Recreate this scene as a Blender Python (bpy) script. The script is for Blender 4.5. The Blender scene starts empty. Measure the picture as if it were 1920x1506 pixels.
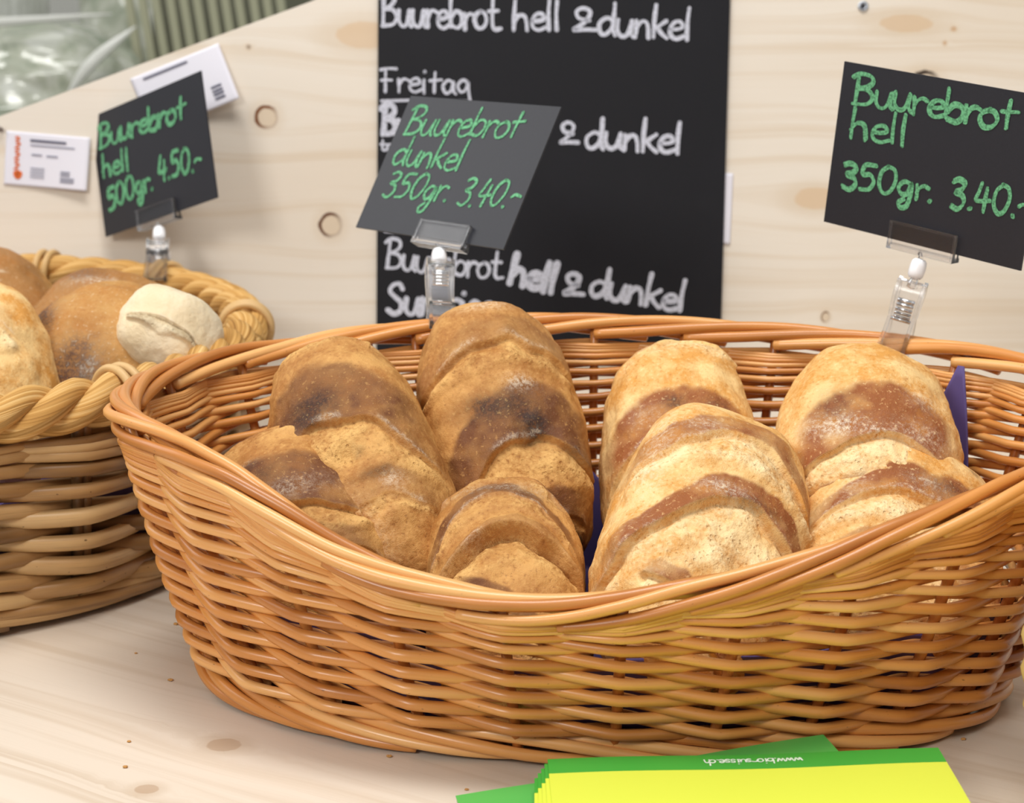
import bpy, math, random
import numpy as np
from mathutils import Vector, Matrix

SC = bpy.context.scene
COL = SC.collection
rng = np.random.default_rng(7)
random.seed(7)
pi = math.pi

# ------------------------------------------------------------------ camera, world, lights, exposure
FPX = 3400.0
PITCH = math.radians(14.0)
ROLL = math.radians(0.8)
EYE = np.array([0.0, 0.0, 0.41])
_f = np.array([0, math.cos(PITCH), -math.sin(PITCH)])
_u = np.array([0, math.sin(PITCH), math.cos(PITCH)])
_r = np.array([1.0, 0, 0])
RT = math.cos(ROLL) * _r + math.sin(ROLL) * _u
UP = -math.sin(ROLL) * _r + math.cos(ROLL) * _u
FW = _f
cam_data = bpy.data.cameras.new('camera')
cam = bpy.data.objects.new('camera', cam_data)
COL.objects.link(cam)
M = Matrix(((RT[0], UP[0], -FW[0], EYE[0]), (RT[1], UP[1], -FW[1], EYE[1]), (RT[2], UP[2], -FW[2], EYE[2]), (0, 0, 0, 1)))
cam.matrix_world = M
cam_data.sensor_width = 36.0
cam_data.lens = FPX / 1920.0 * 36.0
cam_data.clip_start = 0.02
cam_data.dof.use_dof = True
cam_data.dof.focus_distance = 0.985
cam_data.dof.aperture_fstop = 11.5
SC.camera = cam

world = bpy.data.worlds.new('world')
SC.world = world
world.use_nodes = True
bg = world.node_tree.nodes['Background']
bg.inputs['Color'].default_value = (0.97, 0.98, 1.0, 1)
bg.inputs['Strength'].default_value = 0.42


def area_light(name, loc, target, size, power, color):
    d = bpy.data.lights.new(name, 'AREA')
    d.shape = 'RECTANGLE'
    d.size, d.size_y = size
    d.energy = power
    d.color = color
    o = bpy.data.objects.new(name, d)
    COL.objects.link(o)
    o.location = loc
    v = Vector(target) - Vector(loc)
    o.rotation_euler = v.to_track_quat('-Z', 'Y').to_euler()
    return o


area_light('front_lamp', (-1.0, -0.75, 1.25), (0.0, 1.4, 0.2), (0.55, 0.45), 19, (1.0, 0.98, 0.955))
area_light('ceiling_lamp', (-0.1, 0.75, 2.2), (0.05, 1.1, 0.1), (1.4, 0.5), 36, (1.0, 0.98, 0.955))
area_light('side_lamp', (-2.0, 1.75, 1.65), (0.0, 1.2, 0.25), (1.5, 1.5), 17, (1.0, 0.985, 0.97))

SC.view_settings.view_transform = 'Standard'
SC.view_settings.look = 'None'
SC.view_settings.gamma = 1
SC.view_settings.use_curve_mapping = False
SC.view_settings.exposure = 0.0


def at(u, v, d):
    """world point seen at photo pixel (u, v), d metres along the view axis"""
    return EYE + (FW + RT * (u - 960) / FPX - UP * (v - 753) / FPX) * d


def on_z(u, v, z):
    d = FW + RT * (u - 960) / FPX - UP * (v - 753) / FPX
    return EYE + d * ((z - EYE[2]) / d[2])


def lin(r, g, b):
    def c(x):
        x /= 255.0
        return x / 12.92 if x <= 0.04045 else ((x + 0.055) / 1.055) ** 2.4
    return (c(r), c(g), c(b), 1.0)


# ------------------------------------------------------------------ mesh helpers
class MB:
    def __init__(self):
        self.v, self.f, self.a, self.n = [], [], {'rnd': [], 'tu': [], 'tv': []}, 0
        self.tris = []

    def add(self, verts, quads, rnd=0.0, tu=None, tv=None, tris=None):
        verts = np.asarray(verts, float)
        k = len(verts)
        self.v.append(verts)
        if quads is not None and len(quads):
            self.f.append(np.asarray(quads, int) + self.n)
        if tris is not None and len(tris):
            self.tris.append(np.asarray(tris, int) + self.n)
        self.a['rnd'].append(np.full(k, rnd) if np.isscalar(rnd) else np.asarray(rnd))
        self.a['tu'].append(np.zeros(k) if tu is None else tu)
        self.a['tv'].append(np.zeros(k) if tv is None else tv)
        self.n += k

    def tube(self, P, r, sides=8, rnd=0.0, closed=False, up=None, flat=1.0):
        P = np.asarray(P, float)
        n = len(P)
        r = np.full(n, r) if np.isscalar(r) else np.asarray(r, float)
        if closed:
            T = np.roll(P, -1, 0) - np.roll(P, 1, 0)
        else:
            T = np.gradient(P, axis=0)
        T /= np.linalg.norm(T, axis=1)[:, None] + 1e-12
        if up is None:
            up = np.array([0, 0, 1.0])
            if abs(T[:, 2]).mean() > 0.8:
                up = np.array([0.3, 1.0, 0])
        A = np.cross(T, up)
        A /= np.linalg.norm(A, axis=1)[:, None] + 1e-12
        B = np.cross(A, T)
        th = np.linspace(0, 2 * pi, sides, endpoint=False)
        V = P[:, None, :] + r[:, None, None] * (np.cos(th)[None, :, None] * A[:, None, :] + flat * np.sin(th)[None, :, None] * B[:, None, :])
        V = V.reshape(-1, 3)
        i = np.arange(n if closed else n - 1)[:, None] * sides
        j = np.arange(sides)[None, :]
        i2 = (i + sides) % (n * sides)
        Q = np.stack([i + j, i + (j + 1) % sides, i2 + (j + 1) % sides, i2 + j], -1).reshape(-1, 4)
        seg = np.concatenate([[0], np.cumsum(np.linalg.norm(np.diff(P, axis=0), axis=1))])
        tv = np.repeat(seg, sides) + rnd * 37.0
        tu = np.tile(th, n)
        tris = None
        if not closed:
            V = np.vstack([V, P[0] - T[0] * r[0] * 0.4, P[-1] + T[-1] * r[-1] * 0.4])
            tv = np.append(tv, [tv[0], tv[-1]])
            tu = np.append(tu, [0, 0])
            jj = np.arange(sides)
            t1 = np.stack([np.full(sides, n * sides), (jj + 1) % sides, jj], -1)
            b = (n - 1) * sides
            t2 = np.stack([np.full(sides, n * sides + 1), b + jj, b + (jj + 1) % sides], -1)
            tris = np.vstack([t1, t2])
        self.add(V, Q, rnd, tu, tv, tris)

    def box(self, c, h, Mx=None, rnd=0.0):
        c, h = np.asarray(c, float), np.asarray(h, float)
        s = np.array([[x, y, z] for z in (-1, 1) for y in (-1, 1) for x in (-1, 1)], float) * h
        if Mx is not None:
            s = s @ np.asarray(Mx).T
        self.add(s + c, [[0, 2, 3, 1], [4, 5, 7, 6], [0, 1, 5, 4], [2, 6, 7, 3], [0, 4, 6, 2], [1, 3, 7, 5]], rnd)

    def grid(self, V, rnd=0.0, close_u=False):
        """V: (n, m, 3)"""
        n, m = V.shape[:2]
        i = np.arange(n if close_u else n - 1)[:, None]
        j = np.arange(m - 1)[None, :]
        i2 = (i + 1) % n
        Q = np.stack([i * m + j, i2 * m + j, i2 * m + j + 1, i * m + j + 1], -1).reshape(-1, 4)
        self.add(V.reshape(-1, 3), Q, rnd)

    def build(self, name, mat, parent=None, smooth=True, extra=None, origin=None):
        V = np.vstack(self.v)
        if origin is not None:
            V = V - np.asarray(origin)
        Q = np.vstack(self.f) if self.f else np.zeros((0, 4), int)
        Tt = np.vstack(self.tris) if self.tris else np.zeros((0, 3), int)
        me = bpy.data.meshes.new(name)
        me.vertices.add(len(V))
        me.vertices.foreach_set('co', V.astype(np.float32).ravel())
        nl = len(Q) * 4 + len(Tt) * 3
        me.loops.add(nl)
        me.loops.foreach_set('vertex_index', np.concatenate([Q.ravel(), Tt.ravel()]).astype(np.int32))
        me.polygons.add(len(Q) + len(Tt))
        st = np.concatenate([np.arange(len(Q)) * 4, len(Q) * 4 + np.arange(len(Tt)) * 3])
        me.polygons.foreach_set('loop_start', st.astype(np.int32))
        me.polygons.foreach_set('use_smooth', np.full(len(st), smooth))
        me.update(calc_edges=True)
        at_ = {k: np.concatenate(x) for k, x in self.a.items()}
        if extra:
            at_.update(extra)
        for k, x in at_.items():
            a = me.attributes.new(k, 'FLOAT', 'POINT')
            a.data.foreach_set('value', np.asarray(x, np.float32))
        me.validate()
        o = bpy.data.objects.new(name, me)
        COL.objects.link(o)
        if mat:
            me.materials.append(mat)
        if parent:
            o.parent = parent
        if origin is not None:
            o.location = origin
        return o


def tag(o, label, cat, group=None, kind=None):
    o['label'] = label
    o['category'] = cat
    if group:
        o['group'] = group
    if kind:
        o['kind'] = kind
    return o


def empty(name, loc=(0, 0, 0)):
    o = bpy.data.objects.new(name, None)
    o.empty_display_size = 0.05
    o.location = loc
    COL.objects.link(o)
    return o


def adopt(o, parent):
    """parent o and keep its world place"""
    o.parent = parent
    o.location = Vector(o.location) - parent.location
    return o


def hash3(ix, iy, iz, seed):
    h = (ix.astype(np.uint32) * np.uint32(374761393) + iy.astype(np.uint32) * np.uint32(668265263)
         + iz.astype(np.uint32) * np.uint32(2147483647) + np.uint32(seed * 974711 % 4294967291))
    h = (h ^ (h >> np.uint32(13))) * np.uint32(1274126177)
    h = (h ^ (h >> np.uint32(16))) * np.uint32(2246822519)
    h ^= h >> np.uint32(15)
    return h.astype(np.float64) / 4294967295.0


def vnoise(P, seed=1):
    P = np.asarray(P, float) + 100.0
    I = np.floor(P).astype(np.int64)
    fr = P - I
    w = fr * fr * (3 - 2 * fr)
    r = 0
    for dx in (0, 1):
        wx = w[:, 0] if dx else 1 - w[:, 0]
        for dy in (0, 1):
            wy = w[:, 1] if dy else 1 - w[:, 1]
            for dz in (0, 1):
                wz = w[:, 2] if dz else 1 - w[:, 2]
                r = r + wx * wy * wz * hash3(I[:, 0] + dx, I[:, 1] + dy, I[:, 2] + dz, seed)
    return r * 2 - 1


def fbm(P, oct=4, seed=1):
    r, a, s = 0, 1.0, 0
    P = np.asarray(P, float)
    for k in range(oct):
        r = r + a * vnoise(P, seed + k * 17)
        s += a
        a *= 0.5
        P = P * 2.03
    return r / s


def sstep(a, b, x):
    t = np.clip((x - a) / (b - a + 1e-12), 0, 1)
    return t * t * (3 - 2 * t)


# ------------------------------------------------------------------ material helpers
class NT:
    def __init__(self, name):
        self.m = bpy.data.materials.new(name)
        self.m.use_nodes = True
        self.t = self.m.node_tree
        self.b = self.t.nodes['Principled BSDF']

    def n(self, ty, **kw):
        x = self.t.nodes.new(ty)
        for k, v in kw.items():
            setattr(x, k, v)
        return x

    def put(self, sock, v):
        if isinstance(v, bpy.types.NodeSocket):
            self.t.links.new(v, sock)
        else:
            sock.default_value = v

    def set(self, **kw):
        for k, v in kw.items():
            self.put(self.b.inputs[k.replace('_', ' ')], v)
        return self

    def attr(self, name):
        return self.n('ShaderNodeAttribute', attribute_name=name).outputs['Fac']

    def math(self, op, a, b=0.0, c=0.0, clamp=False):
        x = self.n('ShaderNodeMath', operation=op, use_clamp=clamp)
        self.put(x.inputs[0], a)
        self.put(x.inputs[1], b)
        self.put(x.inputs[2], c)
        return x.outputs[0]

    def xyz(self, x=0.0, y=0.0, z=0.0):
        c = self.n('ShaderNodeCombineXYZ')
        for i, v in enumerate((x, y, z)):
            self.put(c.inputs[i], v)
        return c.outputs[0]

    def obj(self):
        return self.n('ShaderNodeTexCoord').outputs['Object']

    def noise(self, vec, scale, detail=3.0, rough=0.5, dist=0.0):
        x = self.n('ShaderNodeTexNoise')
        self.put(x.inputs['Vector'], vec)
        x.inputs['Scale'].default_value = scale
        x.inputs['Detail'].default_value = detail
        x.inputs['Roughness'].default_value = rough
        x.inputs['Distortion'].default_value = dist
        return x.outputs['Fac']

    def ramp(self, fac, stops, interp='LINEAR'):
        x = self.n('ShaderNodeValToRGB')
        e = x.color_ramp.elements
        x.color_ramp.interpolation = interp
        while len(e) < len(stops):
            e.new(0.5)
        for el, (p, c) in zip(e, stops):
            el.position = p
            el.color = c if len(c) == 4 else (*c, 1)
        self.put(x.inputs[0], fac)
        return x.outputs[0]

    def mix(self, fac, a, b, mode='MIX'):
        x = self.n('ShaderNodeMix', data_type='RGBA', blend_type=mode, clamp_factor=True)
        self.put(x.inputs[0], fac)
        self.put(x.inputs[6], a)
        self.put(x.inputs[7], b)
        return x.outputs[2]

    def remap(self, v, a, b, c=0.0, d=1.0):
        x = self.n('ShaderNodeMapRange', interpolation_type='SMOOTHSTEP')
        for i, q in enumerate((v, a, b, c, d)):
            self.put(x.inputs[i], q)
        return x.outputs[0]

    def bump(self, h, strength=0.3, dist=0.001):
        x = self.n('ShaderNodeBump')
        x.inputs['Strength'].default_value = strength
        x.inputs['Distance'].default_value = dist
        self.put(x.inputs['Height'], h)
        self.t.links.new(x.outputs[0], self.b.inputs['Normal'])
        return x


def plain(name, col, rough=0.6, spec=0.4, **kw):
    k = NT(name)
    k.set(Base_Color=col, Roughness=rough)
    k.b.inputs['Specular IOR Level'].default_value = spec
    for a, v in kw.items():
        k.put(k.b.inputs[a.replace('_', ' ')], v)
    return k.m


def wood(name, knots, c_lo, c_hi, rough=0.55, scale=1.0):
    """pine: attribute 'grain' is the warped across-grain coordinate, 'along' runs with the grain"""
    k = NT(name)
    g, al = k.attr('grain'), k.attr('along')
    wob = k.noise(k.xyz(k.math('MULTIPLY', al, 1.6), k.math('MULTIPLY', g, 5.0)), 1.0, 2)
    g2 = k.math('ADD', g, k.math('MULTIPLY', wob, 0.03))
    lines = k.noise(k.xyz(k.math('MULTIPLY', al, 1.1), k.math('MULTIPLY', g2, 62.0 * scale)), 1.0, 3, 0.6)
    fine = k.noise(k.xyz(k.math('MULTIPLY', al, 9.0), k.math('MULTIPLY', g, 900.0)), 1.0, 2, 0.6)
    c_mid = tuple(0.45 * p_ + 0.55 * q_ for p_, q_ in zip(c_lo, c_hi))
    c = k.ramp(lines, [(0.33, c_hi), (0.50, c_hi), (0.66, c_mid), (0.71, c_hi)])
    c = k.mix(k.math('MULTIPLY', k.remap(fine, 0.52, 0.8), 0.22), c, c_lo)
    tone = k.noise(k.xyz(k.math('MULTIPLY', al, 2.0), k.math('MULTIPLY', g, 7.0), 3.0), 1.0, 1)
    c = k.mix(k.math('MULTIPLY', k.remap(tone, 0.45, 0.75), 0.3), c, c_lo)
    o = k.obj()
    sep = k.n('ShaderNodeSeparateXYZ')
    k.put(sep.inputs[0], o)
    for (kx, ky, r, asp, dark, ring) in knots:
        dx = k.math('MULTIPLY', k.math('SUBTRACT', sep.outputs[0], kx), 1.0 / (r * asp))
        dy = k.math('MULTIPLY', k.math('SUBTRACT', sep.outputs[1], ky), 1.0 / r)
        dd = k.math('SQRT', k.math('ADD', k.math('MULTIPLY', dx, dx), k.math('MULTIPLY', dy, dy)))
        nz = k.noise(o, 160.0, 2)
        dd = k.math('ADD', dd, k.math('MULTIPLY', k.math('SUBTRACT', nz, 0.5), 0.25))
        inner = k.remap(dd, 1.0, 0.85)
        halo = k.math('MULTIPLY', k.remap(dd, 2.2, 1.0), 0.35)
        c = k.mix(halo, c, c_lo)
        c = k.mix(k.math('MULTIPLY', inner, 0.55), c, dark if not ring else c_lo)
        if ring:
            side = k.remap(k.math('SUBTRACT', k.math('MULTIPLY', dy, 0.5), dx), -0.9, 0.5, 0.25, 1.0)
            rg = k.math('MULTIPLY', k.remap(k.math('ABSOLUTE', k.math('SUBTRACT', dd, 0.95)), 0.24, 0.06), side)
            c = k.mix(rg, c, dark)
    k.set(Base_Color=c, Roughness=rough)
    k.b.inputs['Specular IOR Level'].default_value = 0.3
    k.bump(lines, 0.05, 0.0004)
    return k.m


def wicker(name, dark, mid, light, rough=0.34, coat=0.25, speck=0.5):
    k = NT(name)
    rnd, tv, tu = k.attr('rnd'), k.attr('tv'), k.attr('tu')
    n1 = k.noise(k.xyz(k.math('MULTIPLY', tv, 14.0), k.math('MULTIPLY', tu, 0.25), rnd), 1.0, 3)
    f = k.math('ADD', k.math('MULTIPLY', rnd, 0.55), k.math('MULTIPLY', n1, 0.55))
    c = k.ramp(f, [(0.18, dark), (0.5, mid), (0.85, light)])
    st = k.noise(k.xyz(k.math('MULTIPLY', tv, 25.0), k.math('MULTIPLY', tu, 5.0), rnd), 1.0, 2)
    c = k.mix(k.math('MULTIPLY', k.remap(st, 0.55, 0.8), 0.3), c, dark)
    sp = k.noise(k.xyz(k.math('MULTIPLY', tv, 300.0), k.math('MULTIPLY', tu, 2.0), rnd), 1.0, 1)
    c = k.mix(k.math('MULTIPLY', k.remap(sp, 0.74, 0.82), speck), c, (0.06, 0.025, 0.01, 1))
    k.set(Base_Color=c, Roughness=rough)
    k.b.inputs['Coat Weight'].default_value = coat
    k.b.inputs['Coat Roughness'].default_value = 0.22
    k.b.inputs['Specular IOR Level'].default_value = 0.45
    k.bump(st, 0.12, 0.0005)
    return k.m


def rope_mat():
    k = NT('manila_rope')
    tv, tu, rnd = k.attr('tv'), k.attr('tu'), k.attr('rnd')
    tw = k.math('ADD', k.math('MULTIPLY', tu, 3.2), k.math('MULTIPLY', tv, 95.0))
    fib = k.noise(k.xyz(k.math('MULTIPLY', tv, 5.0), tw, rnd), 1.0, 3, 0.65)
    c = k.ramp(fib, [(0.25, lin(128, 84, 36)), (0.48, lin(200, 152, 84)), (0.72, lin(232, 196, 134))])
    k.set(Base_Color=c, Roughness=0.75)
    k.b.inputs['Specular IOR Level'].default_value = 0.2
    k.bump(fib, 0.7, 0.0016)
    return k.m


def bread_mat(name, light, mid, band, char, cutc, cutdark):
    k = NT(name)
    o = k.obj()
    cut, bnd, chx, flo = k.attr('cut'), k.attr('band'), k.attr('char'), k.attr('flour')
    n1 = k.noise(o, 38.0, 4, 0.6)
    n2 = k.noise(o, 420.0, 3, 0.6)
    n3 = k.noise(o, 1500.0, 2, 0.6)
    base = k.ramp(k.math('ADD', k.math('MULTIPLY', n1, 0.8), k.math('MULTIPLY', n2, 0.2)), [(0.40, mid), (0.58, light)])
    b = k.math('MULTIPLY', bnd, k.remap(k.math('ADD', n1, k.math('MULTIPLY', n2, 0.5)), 0.35, 0.9, 0.55, 1.15))
    c = k.mix(b, base, band)
    # fine blisters that stay lighter on the browned crust
    c = k.mix(k.math('MULTIPLY', k.remap(n2, 0.56, 0.68), k.math('MULTIPLY', bnd, 0.35)), c, mid)
    ch = k.math('MULTIPLY', chx, k.remap(n2, 0.3, 0.65, 0.5, 1.1))
    c = k.mix(ch, c, char)
    vo = k.n('ShaderNodeTexVoronoi')
    k.put(vo.inputs['Vector'], o)
    vo.inputs['Scale'].default_value = 260.0
    pores = k.remap(vo.outputs['Distance'], 0.28, 0.12)
    cutmix = k.ramp(k.math('ADD', k.math('MULTIPLY', n1, 0.65), k.math('MULTIPLY', n2, 0.35)), [(0.36, cutdark), (0.54, cutc), (0.72, cutc)])
    c = k.mix(k.math('MULTIPLY', cut, 0.9), c, cutmix)
    c = k.mix(k.math('MULTIPLY', k.math('MULTIPLY', pores, cut), k.remap(n1, 0.5, 0.65, 0.0, 0.55)), c, cutdark)
    fl = k.math('MULTIPLY', flo, k.remap(k.math('ADD', k.math('MULTIPLY', n2, 0.6), k.math('MULTIPLY', n3, 0.4)), 0.40, 0.62))
    c = k.mix(k.math('MULTIPLY', fl, 0.8), c, lin(232, 218, 196))
    c = k.mix(k.math('MULTIPLY', k.remap(n2, 0.40, 0.30), 0.35), c, band)
    c = k.mix(k.math('MULTIPLY', k.remap(n2, 0.58, 0.72), 0.30), c, cutc)
    # a thin dusting of flour specks everywhere
    c = k.mix(k.math('MULTIPLY', k.remap(n3, 0.66, 0.74), 0.25), c, lin(228, 205, 165))
    k.set(Base_Color=c, Roughness=k.math('ADD', 0.6, k.math('MULTIPLY', cut, 0.2)))
    k.b.inputs['Specular IOR Level'].default_value = 0.25
    h = k.math('ADD', k.math('MULTIPLY', n2, k.math('ADD', 0.40, k.math('MULTIPLY', cut, 0.5))), k.math('MULTIPLY', n3, 0.25))
    h = k.math('SUBTRACT', h, k.math('MULTIPLY', k.math('MULTIPLY', pores, cut), 0.6))
    k.bump(h, 0.7, 0.0018)
    return k.m


def chalk(name, col):
    k = NT(name)
    n = k.noise(k.obj(), 700.0, 3, 0.7)
    c = k.mix(k.remap(n, 0.35, 0.6), tuple(0.45 * x for x in col[:3]) + (1,), col)
    k.set(Base_Color=c, Roughness=0.9)
    k.b.inputs['Specular IOR Level'].default_value = 0.1
    return k.m


def slate(name, col, rough, spec=0.5):
    k = NT(name)
    n = k.noise(k.obj(), 900.0, 3, 0.7)
    sm = k.noise(k.obj(), 9.0, 3, 0.6)
    c = k.mix(k.remap(n, 0.4, 0.8), col, tuple(min(1, 1.35 * x) for x in col[:3]) + (1,))
    c = k.mix(k.math('MULTIPLY', k.remap(sm, 0.5, 0.8), 0.35), c, tuple(1.8 * x for x in col[:3]) + (1,))
    k.set(Base_Color=c, Roughness=rough)
    k.b.inputs['Specular IOR Level'].default_value = spec
    return k.m


MAT = {}
MAT['willow'] = wicker('golden_willow', lin(172, 104, 44), lin(216, 146, 74), lin(234, 178, 110))
MAT['willow_stake'] = wicker('willow_stake', lin(150, 82, 30), lin(196, 120, 54), lin(214, 146, 76))
MAT['rattan'] = wicker('pale_rattan', lin(92, 64, 36), lin(166, 126, 78), lin(204, 168, 116), 0.42, 0.12, 0.75)
MAT['rope'] = rope_mat()
MAT['lashing'] = wicker('cane_lashing', lin(150, 110, 60), lin(205, 165, 105), lin(222, 190, 140), 0.5, 0.05, 0.3)
MAT['dunkel'] = bread_mat('dark_loaf_crust', lin(206, 154, 88), lin(172, 116, 58), lin(112, 68, 38), lin(58, 40, 34), lin(222, 176, 108), lin(162, 106, 50))
MAT['hell'] = bread_mat('light_loaf_crust', lin(240, 202, 138), lin(216, 154, 76), lin(150, 88, 46), lin(84, 52, 38), lin(246, 222, 172), lin(218, 166, 98))
MAT['farm'] = bread_mat('farm_loaf_crust', lin(222, 174, 102), lin(196, 138, 68), lin(140, 86, 48), lin(70, 48, 50), lin(236, 222, 192), lin(206, 186, 146))
MAT['dough'] = bread_mat('pale_dough_crust', lin(234, 218, 186), lin(226, 206, 168), lin(222, 198, 156), lin(150, 120, 90), lin(214, 198, 164), lin(160, 136, 100))
MAT['liner'] = plain('purple_paper', lin(88, 74, 126), 0.65, 0.3)
MAT['card'] = slate('black_card', lin(29, 30, 37), 0.45)
MAT['board'] = slate('blackboard', lin(19, 19, 24), 0.6, 0.3)
MAT['green_chalk'] = chalk('green_chalk', lin(116, 186, 138))
MAT['white_chalk'] = chalk('white_chalk', lin(222, 224, 236))
MAT['white_plastic'] = plain('white_plastic', lin(244, 244, 246), 0.3, 0.5)
MAT['chrome'] = plain('spring_steel', (0.8, 0.8, 0.8, 1), 0.15, 0.5, Metallic=1.0)
MAT['paper'] = plain('white_card', lin(232, 230, 238), 0.6, 0.3)
MAT['ink'] = plain('grey_ink', lin(150, 150, 165), 0.7, 0.2)
MAT['ink_dark'] = plain('dark_ink', lin(105, 105, 122), 0.7, 0.2)
MAT['orange'] = plain('orange_print', lin(224, 112, 52), 0.6, 0.3)


def clear_plastic():
    k = NT('clear_plastic')
    k.set(Base_Color=(0.96, 0.96, 0.97, 1), Roughness=0.16, IOR=1.38)
    k.b.inputs['Transmission Weight'].default_value = 1.0
    return k.m


MAT['clear'] = clear_plastic()

# ------------------------------------------------------------------ setting: floor, table, back board
PANEL_Y, LEAN = 1.535, math.radians(7)


def panel_pt(x, y, off=0.0):
    """x along the board, y up its face, off in front of it"""
    return np.array([x, PANEL_Y + y * math.sin(LEAN) - off * math.cos(LEAN), y * math.cos(LEAN) + off * math.sin(LEAN)])


PANEL_M = Matrix(((1, 0, 0, 0), (0, math.sin(LEAN), -math.cos(LEAN), PANEL_Y), (0, math.cos(LEAN), math.sin(LEAN), 0), (0, 0, 0, 1)))


def warp(x, y, knots):
    g = y.copy()
    for (kx, ky, r, asp, *_) in knots:
        dx, dy = x - kx, y - ky
        g = g - r * 1.0 * np.tanh(dy / (0.7 * r)) * np.exp(-(dx / (6.5 * r)) ** 2 - (dy / (5.0 * r)) ** 2)
    return g


panel_knots = [(-0.2139, 0.2694, 0.0095, 1.0, lin(120, 70, 32), True), (-0.1588, 0.1781, 0.0100, 0.95, lin(96, 56, 30), True),
               (0.3497, 0.3050, 0.011, 1.1, lin(50, 34, 24), True), (0.2715, 0.1045, 0.0045, 0.8, lin(120, 82, 50), True),
               (0.2596, 0.2068, 0.010, 2.0, lin(214, 180, 138), False), (0.3317, 0.3560, 0.008, 3.0, lin(212, 178, 136), False),
               (-0.2292, 0.3286, 0.0022, 1.0, lin(120, 90, 70), False), (0.372, 0.352, 0.0022, 1.2, lin(190, 140, 85), False),
               (0.365, 0.340, 0.002, 0.9, lin(190, 140, 85), False), (-0.130, 0.340, 0.012, 2.2, lin(216, 182, 140), False)]
MAT['panel'] = wood('pine_board', panel_knots, lin(212, 190, 160), lin(233, 223, 208), 0.6)


def make_panel():
    mb = MB()
    nx, ny = 240, 110
    xs = np.linspace(-0.85, 0.95, nx)
    top = np.minimum(0.2672 + (xs + 0.4427) * 0.376, 0.66)
    X = np.repeat(xs[:, None], ny, 1)
    Y = np.linspace(0, 1, ny)[None, :] * top[:, None]
    Z = np.zeros_like(X)
    F = np.stack([X, Y, Z], -1)
    B = F.copy()
    B[..., 2] = -0.019
    mb.grid(F)
    mb.grid(B[::-1])
    # edges
    for a, b in ((F[:, -1], B[:, -1]), (B[:, 0], F[:, 0]), (F[0], B[0]), (B[-1], F[-1])):
        mb.grid(np.stack([a, b], 1)[::-1])
    V = np.vstack(mb.v)
    ex = {'grain': warp(V[:, 0], V[:, 1], panel_knots), 'along': V[:, 0]}
    o = mb.build('wall_back', MAT['panel'], smooth=False, extra=ex)
    o.matrix_world = PANEL_M
    o['kind'] = 'structure'
    tag(o, 'pale knotty pine board with a sloping top edge behind the baskets', 'wall')


make_panel()

table_rot = math.radians(-30)
ct, st_ = math.cos(table_rot), math.sin(table_rot)
table_knots_w = [(-0.1497, 0.8854, 0.0085, 1.15), (-0.1800, 0.8324, 0.0055, 1.2)]
table_knots = [(x, y, r, a, lin(176, 146, 116), False) for x, y, r, a in table_knots_w]
MAT['table'] = wood('pine_table', table_knots, lin(190, 168, 140), lin(224, 212, 195), 0.42, 0.8)
MAT['leg'] = plain('pine_leg', lin(205, 175, 135), 0.6)


def make_table():
    t = empty('display_table', (0.1, 1.0, 0))
    tag(t, 'pale pine table carrying the bread baskets', 'table')
    mb = MB()
    nx, ny = 220, 130
    xs, ys = np.linspace(-1.0, 1.2, nx), np.linspace(0.45, 1.75, ny)
    X, Y = np.meshgrid(xs, ys, indexing='ij')
    F = np.stack([X, Y, np.zeros_like(X)], -1)
    B = F.copy()
    B[..., 2] = -0.032
    mb.grid(F)
    mb.grid(B[::-1])
    for a, b in ((F[:, -1], B[:, -1]), (B[:, 0], F[:, 0]), (F[0], B[0]), (B[-1], F[-1])):
        mb.grid(np.stack([a, b], 1)[::-1])
    V = np.vstack(mb.v)
    xa = V[:, 0] * ct + V[:, 1] * st_
    ya = -V[:, 0] * st_ + V[:, 1] * ct
    kk = [(kx * ct + ky * st_, -kx * st_ + ky * ct, r, a) for kx, ky, r, a in table_knots_w]
    ex = {'grain': warp(xa, ya, kk), 'along': xa}
    o = mb.build('tabletop', MAT['table'], smooth=False, extra=ex)
    adopt(o, t)
    o.data.transform(Matrix.Identity(4))
    for x in (-0.93, 1.13):
        for y in (0.52, 1.68):
            lb = MB()
            lb.box((x, y, -0.416), (0.03, 0.03, 0.384))
            adopt(lb.build('leg', MAT['leg'], smooth=False), t)


make_table()
fl = MB()
fl.box((0.1, 1.5, -0.81), (3.0, 3.4, 0.01))
o = fl.build('floor', plain('grey_floor', lin(150, 146, 140), 0.5), smooth=False)
o['kind'] = 'structure'

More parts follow.
